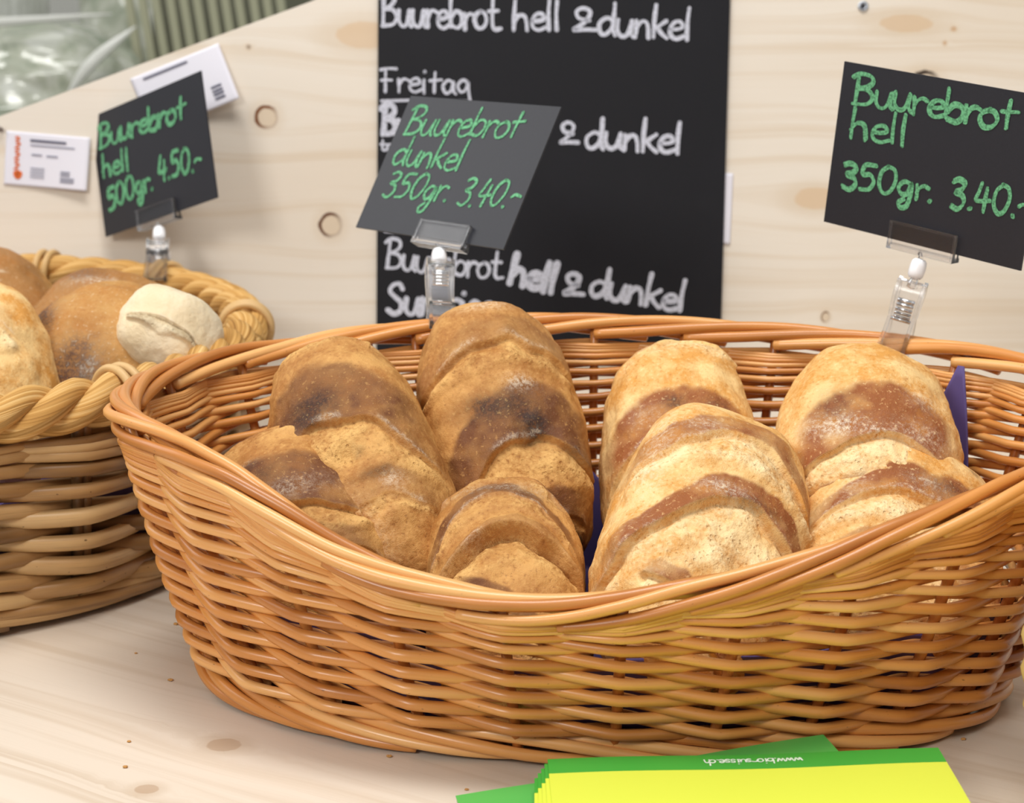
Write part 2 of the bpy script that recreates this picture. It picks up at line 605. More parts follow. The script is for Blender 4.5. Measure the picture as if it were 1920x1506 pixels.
# ------------------------------------------------------------------ oval basket machinery
class Oval:
    def __init__(s, c, base, rim, n, rot, ztop):
        s.c, s.base, s.rim, s.n, s.rot, s.ztop = np.array(c), base, rim, n, rot, ztop
        ph = np.linspace(0, 2 * pi, 4001)
        P = s.ring(ph, 0.5)
        L = np.concatenate([[0], np.cumsum(np.linalg.norm(np.diff(P, axis=0), axis=1))])
        s.len, s._L, s._ph = L[-1], L, ph

    def ring(s, ph, t):
        a = s.base[0] + (s.rim[0] - s.base[0]) * t
        b = s.base[1] + (s.rim[1] - s.base[1]) * t
        e = 2.0 / s.n
        x = np.sign(np.cos(ph)) * np.abs(np.cos(ph)) ** e * a
        y = np.sign(np.sin(ph)) * np.abs(np.sin(ph)) ** e * b
        cr, sr = math.cos(s.rot), math.sin(s.rot)
        return np.stack([s.c[0] + x * cr - y * sr, s.c[1] + x * sr + y * cr], -1)

    def phi(s, q):
        """q in turns by arc length"""
        w = np.floor(q)
        return np.interp((q - w) * s.len, s._L, s._ph) + w * 2 * pi

    def top(s, ph):
        return s.ztop(np.mod(ph, 2 * pi))

    def wall(s, ph, z, off=0.0):
        ph, z = np.broadcast_arrays(np.asarray(ph, float), np.asarray(z, float))
        t = np.clip(z / s.top(ph), 0, 1.2)
        t = t + 0.05 * np.sin(np.clip(t, 0, 1) * pi)
        P = s.ring(ph, t)
        P2 = s.ring(ph + 1e-3, t)
        T = P2 - P
        T /= np.linalg.norm(T, axis=-1)[..., None] + 1e-12
        N = np.stack([T[..., 1], -T[..., 0]], -1)
        o = np.asarray(off)
        return np.concatenate([P + N * (o[..., None] if o.ndim else o), z[..., None]], -1)


def weave(ov, N, q0, p, z0, zgap, r0, r1, amp, direction, seed, drop=1.7, spg=10, jitter=0.0006):
    """French rand weaving: each rod passes over one stake and behind the next while it climbs"""
    rg = np.random.default_rng(seed)
    mb = MB()
    zmax = max(ov.top(np.linspace(0, 2 * pi, 200))) * 1.02
    steps = int(zmax / p) + 2
    for k in range(N):
        u = np.linspace(0, steps, steps * spg + 1)
        q = q0 + (k + direction * u) / N
        ph = ov.phi(q)
        raw = z0 + p * u + jitter * (np.sin(u * 1.7 + k) + np.sin(u * 0.61 + 2.3 * k))
        Hw = ov.top(ph) - zgap
        x = (raw - z0) / (Hw - z0)
        g = np.where(x < 0.62, x, 0.62 + 0.38 * np.tanh((x - 0.62) / 0.38))
        gd = np.where(x < 0.62, 1.0, 1 - np.tanh((x - 0.62) / 0.38) ** 2)
        z = z0 + g * (Hw - z0)
        w = np.cos(pi * u)
        w = np.arcsin(0.985 * w) / math.asin(0.985)
        jit = 1 + 0.12 * np.sin(u * 0.9 + k * 2.1)
        off = -w * amp * jit
        rr = (r0 + (r1 - r0) * u / steps) * (0.92 + 0.16 * rg.random()) * np.clip(gd, 0.22, 1) ** 0.32
        rr = rr * (1 + 0.05 * np.sin(u * 2.3 + k))
        ok = x < drop
        # runs of consecutive points that stay under the border
        idx = np.where(ok)[0]
        runs = np.split(idx, np.where(np.diff(idx) != 1)[0] + 1)
        for run in runs:
            if len(run) < spg:
                continue
            P = ov.wall(ph[run], z[run], off[run])
            mb.tube(P, rr[run], 8, rnd=float(rg.random()))
    return mb


def border(ov, N, q0, R, r, zc, psi0, psi1, span, direction, seed, zfun=None, sides=9, offc=0.0):
    rg = np.random.default_rng(seed)
    mb = MB()
    for k in range(N):
        L = span * (0.95 + 0.12 * rg.random())
        u = np.linspace(0, 1, 60)
        q = q0 + (k + direction * u * L) / N
        ph = ov.phi(q)
        zz = (ov.top(ph) + zc) if zfun is None else zfun(ph)
        psi = np.radians(psi0 + (psi1 - psi0) * u + 7 * rg.normal() + 5 * np.sin(u * 7 + k))
        Rk = R * (1 + 0.08 * rg.normal())
        C = ov.wall(ph, zz, offc + Rk * np.cos(psi))
        # ov.wall flattens t by z; keep z explicit
        C[:, 2] = zz + Rk * np.sin(psi)
        rr = r * (1.10 - 0.28 * u) * (0.95 + 0.1 * rg.random())
        mb.tube(C, rr, sides, rnd=float(rg.random()))
    return mb


# ------------------------------------------------------------------ main willow basket
tp = np.array([(0, .176), (28, .1775), (40, .178), (50, .177), (58, .1775), (73, .1775), (86, .179), (92, .180), (98, .179), (120, .174), (128, .172), (137, .169), (148, .168), (161, .167),
               (180, .168), (202, .169), (212, .168), (219, .165), (227, .1570), (235, .1427), (242, .1274), (248, .118), (253.6, .1120), (258.8, .1076), (263.7, .1056), (268, .1064), (272, .1105),
               (276, .1154), (281, .1200), (286, .1262), (291.6, .1334), (297, .1412), (304, .1485), (313, .1575), (330, .168), (360, .176)])
_a = np.radians(np.linspace(0, 360, 721))
_z = np.interp(np.degrees(_a), tp[:, 0], tp[:, 1])
_k = np.exp(-np.linspace(-2, 2, 17) ** 2)
_k /= _k.sum()
_z = np.convolve(np.concatenate([_z[-9:-1], _z, _z[1:9]]), _k, 'valid')
main = Oval((0.0545, 1.0), (0.2265, 0.130), (0.276, 0.171), 2.2, math.radians(-1.5), lambda ph: np.interp(ph, _a, _z))
NST = 24
# phase: one stake at X = 0 on the near side
qq = np.linspace(0.5, 1.0, 4000)
PX = main.wall(main.phi(qq), 0.06)
Q0 = qq[np.argmin(abs(PX[:, 0] - 0.0) + (PX[:, 1] > 1.0) * 9)]


def make_main_basket():
    b = empty('wicker_basket', (0.055, 1.0, 0))
    tag(b, 'oval honey-coloured wicker basket with a low front full of loaves', 'basket')
    w = weave(main, NST, Q0, 0.0054, 0.0185, 0.017, 0.0033, 0.0025, 0.0070, -1, 3)
    adopt(w.build('woven_wall', MAT['willow']), b)
    bd = border(main, NST, Q0, 0.0068, 0.0034, -0.0100, 205, -55, 4.3, -1, 5)
    adopt(bd.build('rim_border', MAT['willow']), b)
    ft = border(main, NST, Q0, 0.0060, 0.0035, 0, 125, -90, 3.0, 1, 6, zfun=lambda ph: np.full_like(ph, 0.0100), offc=0.0)
    adopt(ft.build('foot_border', MAT['willow']), b)
    for j in range(NST):
        ph = main.phi(Q0 + j / NST)
        zs = np.linspace(0.006, float(main.top(np.array(ph))) - 0.010, 14)
        mb = MB()
        P = main.wall(np.full(14, ph), zs, 0.0)
        mb.tube(P, 0.0030, 8, rnd=random.random())
        adopt(mb.build('stake', MAT['willow_stake']), b)
    # woven floor of the basket: concentric rods over a thin slab
    mb = MB()
    for i, t in enumerate(np.linspace(0.06, 0.97, 26)):
        ph = np.linspace(0, 2 * pi, 120, endpoint=False)
        P = main.ring(ph, 0)
        P = main.c + (P - main.c) * t
        z = 0.0085 + 0.0022 * np.sin(ph * 12 + (i % 2) * pi)
        mb.tube(np.concatenate([P, z[:, None]], 1), 0.0026, 6, rnd=random.random(), closed=True)
    adopt(mb.build('base_mat', MAT['willow_stake']), b)
    return b


make_main_basket()


def make_liner():
    """purple paper lining the basket, corners standing up against the wall"""
    n, m = 260, 40
    ph = np.linspace(0, 2 * pi, n, endpoint=False)
    deg = np.degrees(ph)

    def peak(c, wl, wr, h):
        d = (deg - c + 180) % 360 - 180
        return h * np.clip(1 - np.where(d < 0, -d / wl, d / wr), 0, 1)
    hh = 0.066 + 0.008 * np.sin(ph * 5 + 1) + 0.006 * np.sin(ph * 11)
    hh = np.maximum(hh, peak(34, 20, 16, 0.174))
    hh = np.maximum(hh, peak(134, 40, 6, 0.150))
    hh = np.maximum(hh, peak(95, 18, 18, 0.105))
    front = np.exp(-(((deg - 268 + 180) % 360 - 180) / 48.0) ** 2)
    hh = hh * (1 - front) + 0.060 * front
    V = np.zeros((n, m, 3))
    for j in range(m):
        s = j / (m - 1)
        if s < 0.45:
            t = s / 0.45
            P = main.c + (main.ring(ph, 0.0) - main.c) * (0.02 + 0.89 * t)
            z = np.full(n, 0.0165) + 0.002 * np.sin(ph * 7 + j) * t
        else:
            t = (s - 0.45) / 0.55
            z = 0.0165 + (hh - 0.0165) * t
            W = main.wall(ph, z, -0.0125 - 0.004 * (1 + np.sin(ph * 9 + t * 2)) * t)
            P = W[:, :2]
        V[:, j, :2] = P
        V[:, j, 2] = z
    mb = MB()
    mb.grid(V, close_u=True)
    o = mb.build('paper_liner', MAT['liner'])
    md = o.modifiers.new('thickness', 'SOLIDIFY')
    md.thickness = 0.0006
    tag(o, 'purple paper liner inside the honey-coloured wicker basket', 'napkin')


make_liner()


# ------------------------------------------------------------------ loaves
def cube_sphere(N):
    lin_ = np.tan(np.linspace(-pi / 4, pi / 4, N + 1))
    A, B = np.meshgrid(lin_, lin_, indexing='ij')
    one = np.ones_like(A)
    faces = [np.stack(x, -1) for x in ((one, A, B), (-one, B, A), (B, one, A), (A, -one, B), (A, B, one), (B, A, -one))]
    V = np.concatenate([f.reshape(-1, 3) for f in faces])
    key = np.round(V * 1e6).astype(np.int64)
    _, first, inv = np.unique(key, axis=0, return_index=True, return_inverse=True)
    inv = inv.ravel()
    Q = []
    M1 = N + 1
    for f in range(6):
        i, j = np.meshgrid(np.arange(N), np.arange(N), indexing='ij')
        a = f * M1 * M1 + i * M1 + j
        Q.append(np.stack([a, a + M1, a + M1 + 1, a + 1], -1).reshape(-1, 4))
    Q = inv[np.concatenate(Q)]
    D = V[first]
    D = D / np.linalg.norm(D, axis=1)[:, None]
    return D, Q


_CS = {}


def loaf(name, label, uv, d, psi, tau, roll, dims, lips, mat, seed, N=190, chars=(), flours=(), dents=(), group=None, cat='bread', power=2.5, taper=0.0, bulge=(), bandbase=0.0):
    """uv, d: centre; psi: lean of the long axis in view, tau: tilt of its upper end away, roll about it.
    lips: (x0, tilt, curve, depth, cutlen, halfspan, bandlen, bandstrength)"""
    if N not in _CS:
        _CS[N] = cube_sphere(N)
    D, Q = _CS[N]
    c = at(uv[0], uv[1], d)
    ps, ta, ro = map(math.radians, (psi, tau, roll))
    inplane = math.cos(ps) * UP + math.sin(ps) * RT
    ax = math.cos(ta) * inplane + math.sin(ta) * FW
    nz = -math.cos(ta) * FW + math.sin(ta) * inplane
    ny = np.cross(nz, ax)
    nz, ny = nz * math.cos(ro) + ny * math.sin(ro), ny * math.cos(ro) - nz * math.sin(ro)
    L, W, T = dims
    pw = power
    p = D / (np.sum(np.abs(D) ** pw, axis=1) ** (1 / pw))[:, None]
    x, y, z = p[:, 0], p[:, 1], p[:, 2]
    # flattened underside
    z2 = np.where(z < 0, z * 0.62, z)
    wid = 1 + taper * x
    P = np.stack([x * L / 2, y * W / 2 * wid, z2 * T * 0.62], -1)
    nrm = np.stack([x / L * 2, y / W * 2, z / T * 1.6], -1)
    nrm /= np.linalg.norm(nrm, axis=1)[:, None]
    S = np.array([1, 1, 1]) * 1000
    wtop = sstep(-0.15, 0.25, z)
    wob = 0.07 * fbm(np.stack([x * 2.2, y * 2.2, z * 2.2], -1), 2, seed + 5) + 0.004 * fbm(np.stack([x * 14, y * 14, z * 14], -1), 2, seed + 6)
    h = 0.0048 * fbm(P * 24, 3, seed) + 0.0011 * fbm(P * 110, 3, seed + 1)
    cut = np.zeros(len(x))
    band = np.full(len(x), bandbase) * wtop
    flour = np.zeros(len(x))
    fib = fbm(np.stack([x * 14, y * 60, z * 14], -1), 3, seed + 9)
    med = fbm(P * 230, 4, seed + 11)
    coarse = fbm(P * 80, 3, seed + 12)
    broad = fbm(P * 42, 2, seed + 15)
    for (x0, tl, cv, dp, cl, hs, bl, bs) in lips:
        yy = y / hs
        dp = dp * 0.48
        side = np.clip(1 - yy ** 2, 0, 1)
        s = x0 + tl * y - cv * y ** 2 + wob - x          # s > 0: below the lip
        ce = cl * (0.15 + 0.85 * side ** 0.7) + 1e-4
        prof = np.where((s > -0.01) & (s < ce), (1 - np.clip(s / ce, 0, 1)) ** 1.6, 0.0)
        gate = sstep(0.0, 0.25, side) * wtop
        h = h - dp * prof * gate * sstep(-0.003, 0.022, s)
        lip = np.exp(-(np.minimum(s, 0) / 0.10) ** 2) * (1 - sstep(-0.003, 0.022, s))
        h = h + 0.40 * dp * lip * gate
        h = h + 0.0026 * np.sin(pi * np.clip(s / ce, 0, 1)) * gate * (ce > 0.12)
        inside = sstep(0.002, 0.022, s) * (1 - sstep(0.60, 0.92, s / ce)) * gate
        deep = sstep(0.012, 0.055, s)
        cut = np.maximum(cut, inside * (0.65 + 0.35 * deep) * np.clip(0.70 + 0.9 * coarse + 0.7 * broad + 0.2 * med, 0.08, 1))
        band = np.maximum(band, 0.30 * inside * (1 - deep))
        h = h + inside * ((0.3 + 0.7 * deep) * 0.0009 * med + (0.2 + 0.8 * deep) * 0.0020 * coarse)
        bm = sstep(-bl, -bl * 0.80, s + 0.05 * coarse) * (1 - sstep(-0.01, 0.006, s)) * sstep(0.0, 0.5, 1 - (y / (hs * 1.08)) ** 2) * wtop
        band = np.maximum(band, bs * bm * np.clip(0.85 + 0.6 * coarse, 0, 1.2))
        flour = np.maximum(flour, 0.5 * np.exp(-((s + 0.02) / 0.022) ** 2) * gate * sstep(-0.1, 0.3, fbm(P * 60, 2, seed + 21)))
    char = np.zeros(len(x))
    for (cx, cy, rx, ry, st) in chars:
        e = ((x - cx) / rx) ** 2 + ((y - cy) / ry) ** 2
        char = np.maximum(char, st * np.clip(1.25 * np.exp(-e) + 0.9 * coarse * np.exp(-e), 0, 1) * (z > -0.1))
    for (cx, cy, rx, ry, st) in flours:
        e = ((x - cx) / rx) ** 2 + ((y - cy) / ry) ** 2
        flour = np.maximum(flour, st * np.exp(-e) * (z > -0.1))
    for (cx, cy, rx, ry, dp) in dents:
        e = ((x - cx) / rx) ** 2 + ((y - cy) / ry) ** 2
        h = h - dp * np.exp(-e) * (z > -0.1)
    for (cx, cy, rx, ry, dp) in bulge:
        e = ((x - cx) / rx) ** 2 + ((y - cy) / ry) ** 2
        h = h + dp * np.exp(-e) * (z > -0.1)
    P = P + nrm * h[:, None]
    R3 = np.stack([ax, ny, nz], 1)
    mb = MB()
    mb.add(P, Q)
    o = mb.build(name, MAT[mat], extra={'cut': cut, 'band': np.clip(band, 0, 1), 'char': char, 'flour': np.clip(flour, 0, 1)})
    mw = Matrix.Identity(4)
    for i in range(3):
        for j in range(3):
            mw[i][j] = R3[i, j]
        mw[i][3] = c[i]
    o.matrix_world = mw
    tag(o, label, cat, group)
    return o


G1 = 'loaves in the honey-coloured wicker basket'
# lips: (x0, tilt, curve, depth, cutlen, halfspan, bandlen, bandstrength)
loaf('bread_loaf', 'brown loaf leaning at the back left beside the purple paper', (682, 900), 1.066, -22, 40, 4, (0.190, 0.098, 0.082),
     [(0.98, 0.1, 0.35, 0.004, 0.22, 0.8, 0.1, 0.3), (0.10, 0.10, 0.40, 0.0075, 0.50, 1.0, 0.52, 0.85), (-0.55, -0.05, 0.2, 0.002, 0.12, 0.9, 0.2, 0.45)],
     'dunkel', 11, chars=[(0.22, 0.15, 0.13, 0.30, 0.85), (-0.2, -0.2, 0.06, 0.10, 0.7), (-0.28, 0.30, 0.05, 0.10, 0.6), (-0.38, -0.35, 0.04, 0.2, 0.5), (-0.55, 0.2, 0.04, 0.06, 0.8)],
     flours=[(0.05, 0.5, 0.08, 0.12, 0.5), (-0.45, -0.5, 0.05, 0.12, 0.6), (-0.75, 0.1, 0.2, 0.3, 0.35)], dents=[(-0.22, -0.1, 0.08, 0.12, 0.006), (-0.3, 0.2, 0.06, 0.1, 0.004)], group=G1)
loaf('bread_loaf', 'tallest brown loaf with a scorched middle standing at the back centre', (942, 840), 1.115, -9, 29, -4, (0.195, 0.104, 0.082),
     [(0.54, -0.05, 0.35, 0.009, 0.26, 1.0, 0.20, 0.45), (-0.26, -0.30, 0.45, 0.0095, 0.40, 1.0, 0.44, 1.0), (-0.76, -0.30, 0.25, 0.006, 0.18, 0.8, 0.16, 0.9)],
     'dunkel', 23, chars=[(0.02, 0.05, 0.09, 0.45, 0.8), (-0.12, -0.32, 0.12, 0.18, 1.0), (-0.35, -0.72, 0.10, 0.12, 0.6), (-0.62, -0.1, 0.07, 0.25, 0.6), (-0.82, -0.45, 0.10, 0.4, 0.9)],
     flours=[(0.82, 0.0, 0.05, 0.25, 0.8), (0.17, -0.25, 0.05, 0.16, 0.9), (-0.66, -0.1, 0.06, 0.15, 0.5)], dents=[(-0.22, -0.35, 0.09, 0.2, 0.006)], group=G1)
loaf('bread_loaf', 'golden loaf half hidden behind the big pale loaf, small dark spot on top', (1272, 888), 1.108, 3, 34, 2, (0.180, 0.099, 0.078),
     [(0.90, -0.05, 0.35, 0.007, 0.22, 0.85, 0.08, 0.3), (-0.02, 0.0, 0.40, 0.0075, 0.42, 0.95, 0.44, 1.0), (-0.6, 0.0, 0.3, 0.006, 0.3, 0.85, 0.3, 0.7)],
     'hell', 31, chars=[(0.22, 0.12, 0.06, 0.13, 0.8), (0.20, -0.4, 0.07, 0.16, 0.5)], flours=[(0.15, 0.5, 0.1, 0.2, 0.3)], group=G1)
loaf('bread_loaf', 'broad pale golden loaf at the back right with floury patches', (1622, 890), 1.075, 10, 36, 6, (0.165, 0.108, 0.082),
     [(-0.12, -0.10, 0.38, 0.0085, 0.42, 0.8, 0.52, 1.0), (-0.62, -0.1, 0.25, 0.006, 0.25, 0.9, 0.24, 0.95)],
     'hell', 47, chars=[(0.14, 0.45, 0.16, 0.20, 0.4), (-0.62, 0.4, 0.1, 0.5, 0.7)], flours=[(-0.04, 0.42, 0.09, 0.28, 1.0), (-0.08, 0.05, 0.05, 0.14, 0.9), (-0.05, -0.4, 0.12, 0.35, 0.5), (0.3, -0.5, 0.1, 0.2, 0.5)], group=G1)
loaf('bread_loaf', 'big pale golden loaf front and centre with wide torn cuts', (1310, 1044), 1.0, 21, 43, 0, (0.195, 0.114, 0.085),
     [(0.53, -0.02, 0.45, 0.0075, 0.36, 1.0, 0.24, 0.8), (-0.03, -0.18, 0.50, 0.0110, 0.56, 0.95, 0.20, 1.0), (-0.72, 0.35, 0.3, 0.009, 0.25, 0.6, 0.12, 0.9)],
     'hell', 53, chars=[(0.02, -0.25, 0.04, 0.25, 0.5)], flours=[(0.05, 0.1, 0.05, 0.22, 0.8), (0.55, 0.4, 0.1, 0.2, 0.5), (0.3, 0.75, 0.5, 0.12, 0.5)], dents=[(-0.35, -0.3, 0.12, 0.2, 0.006)], bulge=[(-0.35, 0.8, 0.12, 0.15, 0.006)], group=G1)
loaf('bread_loaf', 'dark-banded loaf lying at the front left below the leaning brown loaf', (566, 1020), 1.035, -32, 44, -2, (0.150, 0.104, 0.076),
     [(0.86, 0.05, 0.35, 0.006, 0.22, 0.85, 0.10, 0.6), (-0.14, 0.06, 0.32, 0.0085, 0.42, 0.9, 0.58, 1.0), (-0.5, 0.1, 0.3, 0.006, 0.25, 0.8, 0.2, 0.7)],
     'dunkel', 61, chars=[(0.36, 0.35, 0.07, 0.35, 0.7), (0.18, -0.1, 0.1, 0.2, 0.4)], flours=[(0.42, 0.4, 0.05, 0.3, 0.9), (-0.06, -0.1, 0.10, 0.5, 0.45)], group=G1)
loaf('bread_loaf', 'short brown loaf at the front centre with an arched grey band and deep split', (948, 1140), 0.995, -3, 50, 0, (0.160, 0.092, 0.080),
     [(0.84, 0.0, 0.42, 0.005, 0.16, 0.92, 0.10, 0.9), (0.50, -0.02, 0.55, 0.0035, 0.22, 0.95, 0.20, 0.85), (0.12, -0.12, 0.50, 0.022, 0.42, 0.95, 0.08, 0.30), (-0.55, 0.3, 0.3, 0.007, 0.3, 0.8, 0.2, 0.9)],
     'dunkel', 71, chars=[(0.60, 0.0, 0.07, 0.7, 0.35)], flours=[(0.62, 0.0, 0.06, 0.6, 0.35)], group=G1)
loaf('bread_loaf', 'golden loaf at the front right under the rim with a grey-brown band', (1676, 1044), 1.03, 24, 45, 2, (0.150, 0.122, 0.076),
     [(0.12, -0.05, 0.45, 0.0075, 0.44, 0.95, 0.25, 1.0), (-0.5, 0.0, 0.4, 0.007, 0.35, 0.8, 0.2, 0.6)],
     'hell', 83, chars=[(0.25, -0.2, 0.09, 0.35, 0.55), (0.62, -0.4, 0.05, 0.06, 0.6)], flours=[(0.22, 0.05, 0.06, 0.2, 0.5), (0.2, 0.7, 0.4, 0.15, 0.4)], group=G1)

# ------------------------------------------------------------------ left rattan basket with rope rim
RZ = 0.1385
left = Oval((-0.455, 1.256), (0.252, 0.256), (0.262, 0.262), 2.2, 0.0, lambda ph: np.full_like(np.asarray(ph, float), RZ))


def rope(ov, Rr, rs, lay, zc):
    mb = MB()
    n = 900
    q = np.linspace(0, 1, n, endpoint=False)
    ph = ov.phi(q)
    C = ov.wall(ph, np.full(n, RZ))
    C[:, 2] = zc
    turns = round(ov.len / lay)
    T = np.roll(C, -1, 0) - np.roll(C, 1, 0)
    T /= np.linalg.norm(T, axis=1)[:, None]
    O = np.cross(T, [0, 0, 1.0])
    U2 = np.array([0, 0, 1.0])
    for s in range(3):
        a = 2 * pi * (turns * q + s / 3.0)
        P = C + Rr * (np.cos(a)[:, None] * O + np.sin(a)[:, None] * U2)
        mb.tube(P, rs, 14, rnd=0.3 * s, closed=True)
    return mb


def make_left_basket():
    b = empty('rattan_basket', (left.c[0], left.c[1], 0))
    tag(b, 'greyish rattan basket with a twisted rope rim beside the honey-coloured basket', 'basket')
    N = 22
    w = weave(left, N, 0.013, 0.0076, 0.014, 0.016, 0.0058, 0.0040, 0.0082, -1, 13, drop=1.25, jitter=0.0030)
    adopt(w.build('woven_wall', MAT['rattan']), b)
    ft = border(left, N, 0.013, 0.004, 0.0048, 0, 120, -60, 3.4, 1, 16, zfun=lambda ph: np.full_like(ph, 0.0098))
    adopt(ft.build('foot_border', MAT['rattan']), b)
    for j in range(N):
        ph = left.phi(0.013 + j / N)
        zs = np.linspace(0.006, RZ - 0.004, 10)
        mb = MB()
        for s in (-0.012, 0.012):
            mb.tube(left.wall(np.full(10, ph + s), zs, 0.0), 0.0038, 8, rnd=random.random() * 0.5)
        adopt(mb.build('stake', MAT['rattan']), b)
    adopt(rope(left, 0.0082, 0.0084, 0.085, RZ).build('rope_rim', MAT['rope']), b)
    for pt in ((-0.25, 1.094), (-0.275, 1.48), (-0.395, 1.505), (-0.188, 1.30)):
        ph = np.linspace(0, 2 * pi, 2000)
        W = left.ring(ph, 1.0)
        i = int(np.argmin(np.hypot(W[:, 0] - pt[0], W[:, 1] - pt[1])))
        mb = MB()
        for dph in (-0.016, 0.016):
            c = left.wall(np.array(ph[i] + dph), np.array(RZ))
            t = left.wall(np.array(ph[i] + dph + 0.01), np.array(RZ)) - c
            t /= np.linalg.norm(t)
            o_ = np.cross(t, [0, 0, 1.0])
            a = np.linspace(0, 2 * pi, 40, endpoint=False)
            P = c + 0.0182 * (np.cos(a)[:, None] * o_ + np.sin(a)[:, None] * np.array([0, 0, 1.0]))
            mb.tube(P, 0.0028, 8, rnd=0.5, closed=True, up=t)
        adopt(mb.build('lashing', MAT['lashing']), b)
    mb = MB()
    for i, t in enumerate(np.linspace(0.05, 0.97, 30)):
        ph = np.linspace(0, 2 * pi, 100, endpoint=False)
        P = left.c + (left.ring(ph, 0) - left.c) * t
        mb.tube(np.concatenate([P, np.full((100, 1), 0.0095)], 1), 0.0046, 6, rnd=random.random(), closed=True)
    adopt(mb.build('base_mat', MAT['rattan']), b)
    # purple paper under the loaves
    n, m = 160, 24
    ph = np.linspace(0, 2 * pi, n, endpoint=False)
    V = np.zeros((n, m, 3))
    for j in range(m):
        s = j / (m - 1)
        if s < 0.5:
            P = left.c + (left.ring(ph, 0) - left.c) * (0.02 + 0.9 * s / 0.5)
            z = np.full(n, 0.0165)
        else:
            t = (s - 0.5) / 0.5
            z = 0.0165 + (0.055 + 0.012 * np.sin(ph * 6)) * t
            P = left.wall(ph, z, -0.021 - 0.003 * np.sin(ph * 8 + t))[:, :2]
        V[:, j, :2], V[:, j, 2] = P, z
    lb = MB()
    lb.grid(V, close_u=True)
    o = lb.build('paper_liner', MAT['liner'])
    o.modifiers.new('thickness', 'SOLIDIFY').thickness = 0.0006
    tag(o, 'purple paper liner inside the rope-rimmed rattan basket', 'napkin')


make_left_basket()
G2 = 'loaves in the rope-rimmed rattan basket'
loaf('farm_bread', 'round scorched golden loaf with a pale split knob in the rope-rimmed basket', (214, 700), 1.25, 8, 30, 0, (0.130, 0.124, 0.095),
     [], 'farm', 101, N=110, chars=[(-0.50, 0.22, 0.40, 0.30, 0.85), (0.05, 0.80, 0.40, 0.22, 0.8), (-0.35, 0.6, 0.3, 0.3, 0.5)], flours=[(-0.45, 0.05, 0.12, 0.1, 0.6)], bandbase=0.35, power=2.1, group=G2)
loaf('farm_bread', 'floury brown loaf behind the split-knob loaf in the rope-rimmed basket', (205, 666), 1.37, 10, 32, 0, (0.130, 0.128, 0.10),
     [], 'farm', 113, N=90, chars=[(0.55, 0.35, 0.2, 0.25, 0.55)], flours=[(0.42, 0.05, 0.10, 0.4, 0.9)], bandbase=0.55, power=2.1, group=G2)
loaf('farm_bread', 'pale golden loaf at the near end of the rope-rimmed basket', (-22, 742), 1.20, -14, 34, 0, (0.150, 0.10, 0.10),
     [(0.35, 0.25, 0.2, 0.003, 0.5, 0.8, 0.2, 0.2)], 'hell', 127, N=90, flours=[(0.5, 0.0, 0.4, 0.4, 0.35)], group=G2)
loaf('farm_bread', 'smooth brown loaf farthest back against the rope rim', (5, 632), 1.42, -35, 34, 0, (0.15, 0.105, 0.10),
     [(0.3, 0.1, 0.2, 0.002, 0.1, 0.8, 0.2, 0.3)], 'farm', 131, N=80, bandbase=0.6, group=G2)


def knob_of(o_parent):
    """the pale unburnt knob of the split loaf"""
    k = loaf('split_knob', '', (316, 640), 1.225, 20, 30, 0, (0.066, 0.074, 0.060), [(-0.15, 0.1, 0.3, 0.006, 0.3, 0.75, 0.05, 0.0)],
             'dough', 141, N=70)
    del k['label'], k['category']
    mw = k.matrix_world.copy()
    k.parent = o_parent
    k.matrix_parent_inverse = o_parent.matrix_world.inverted()
    k.matrix_world = mw
    k['label'] = 'pale unbrowned knob with a torn split'


knob_of([o for o in COL.objects if o.name == 'farm_bread'][0])

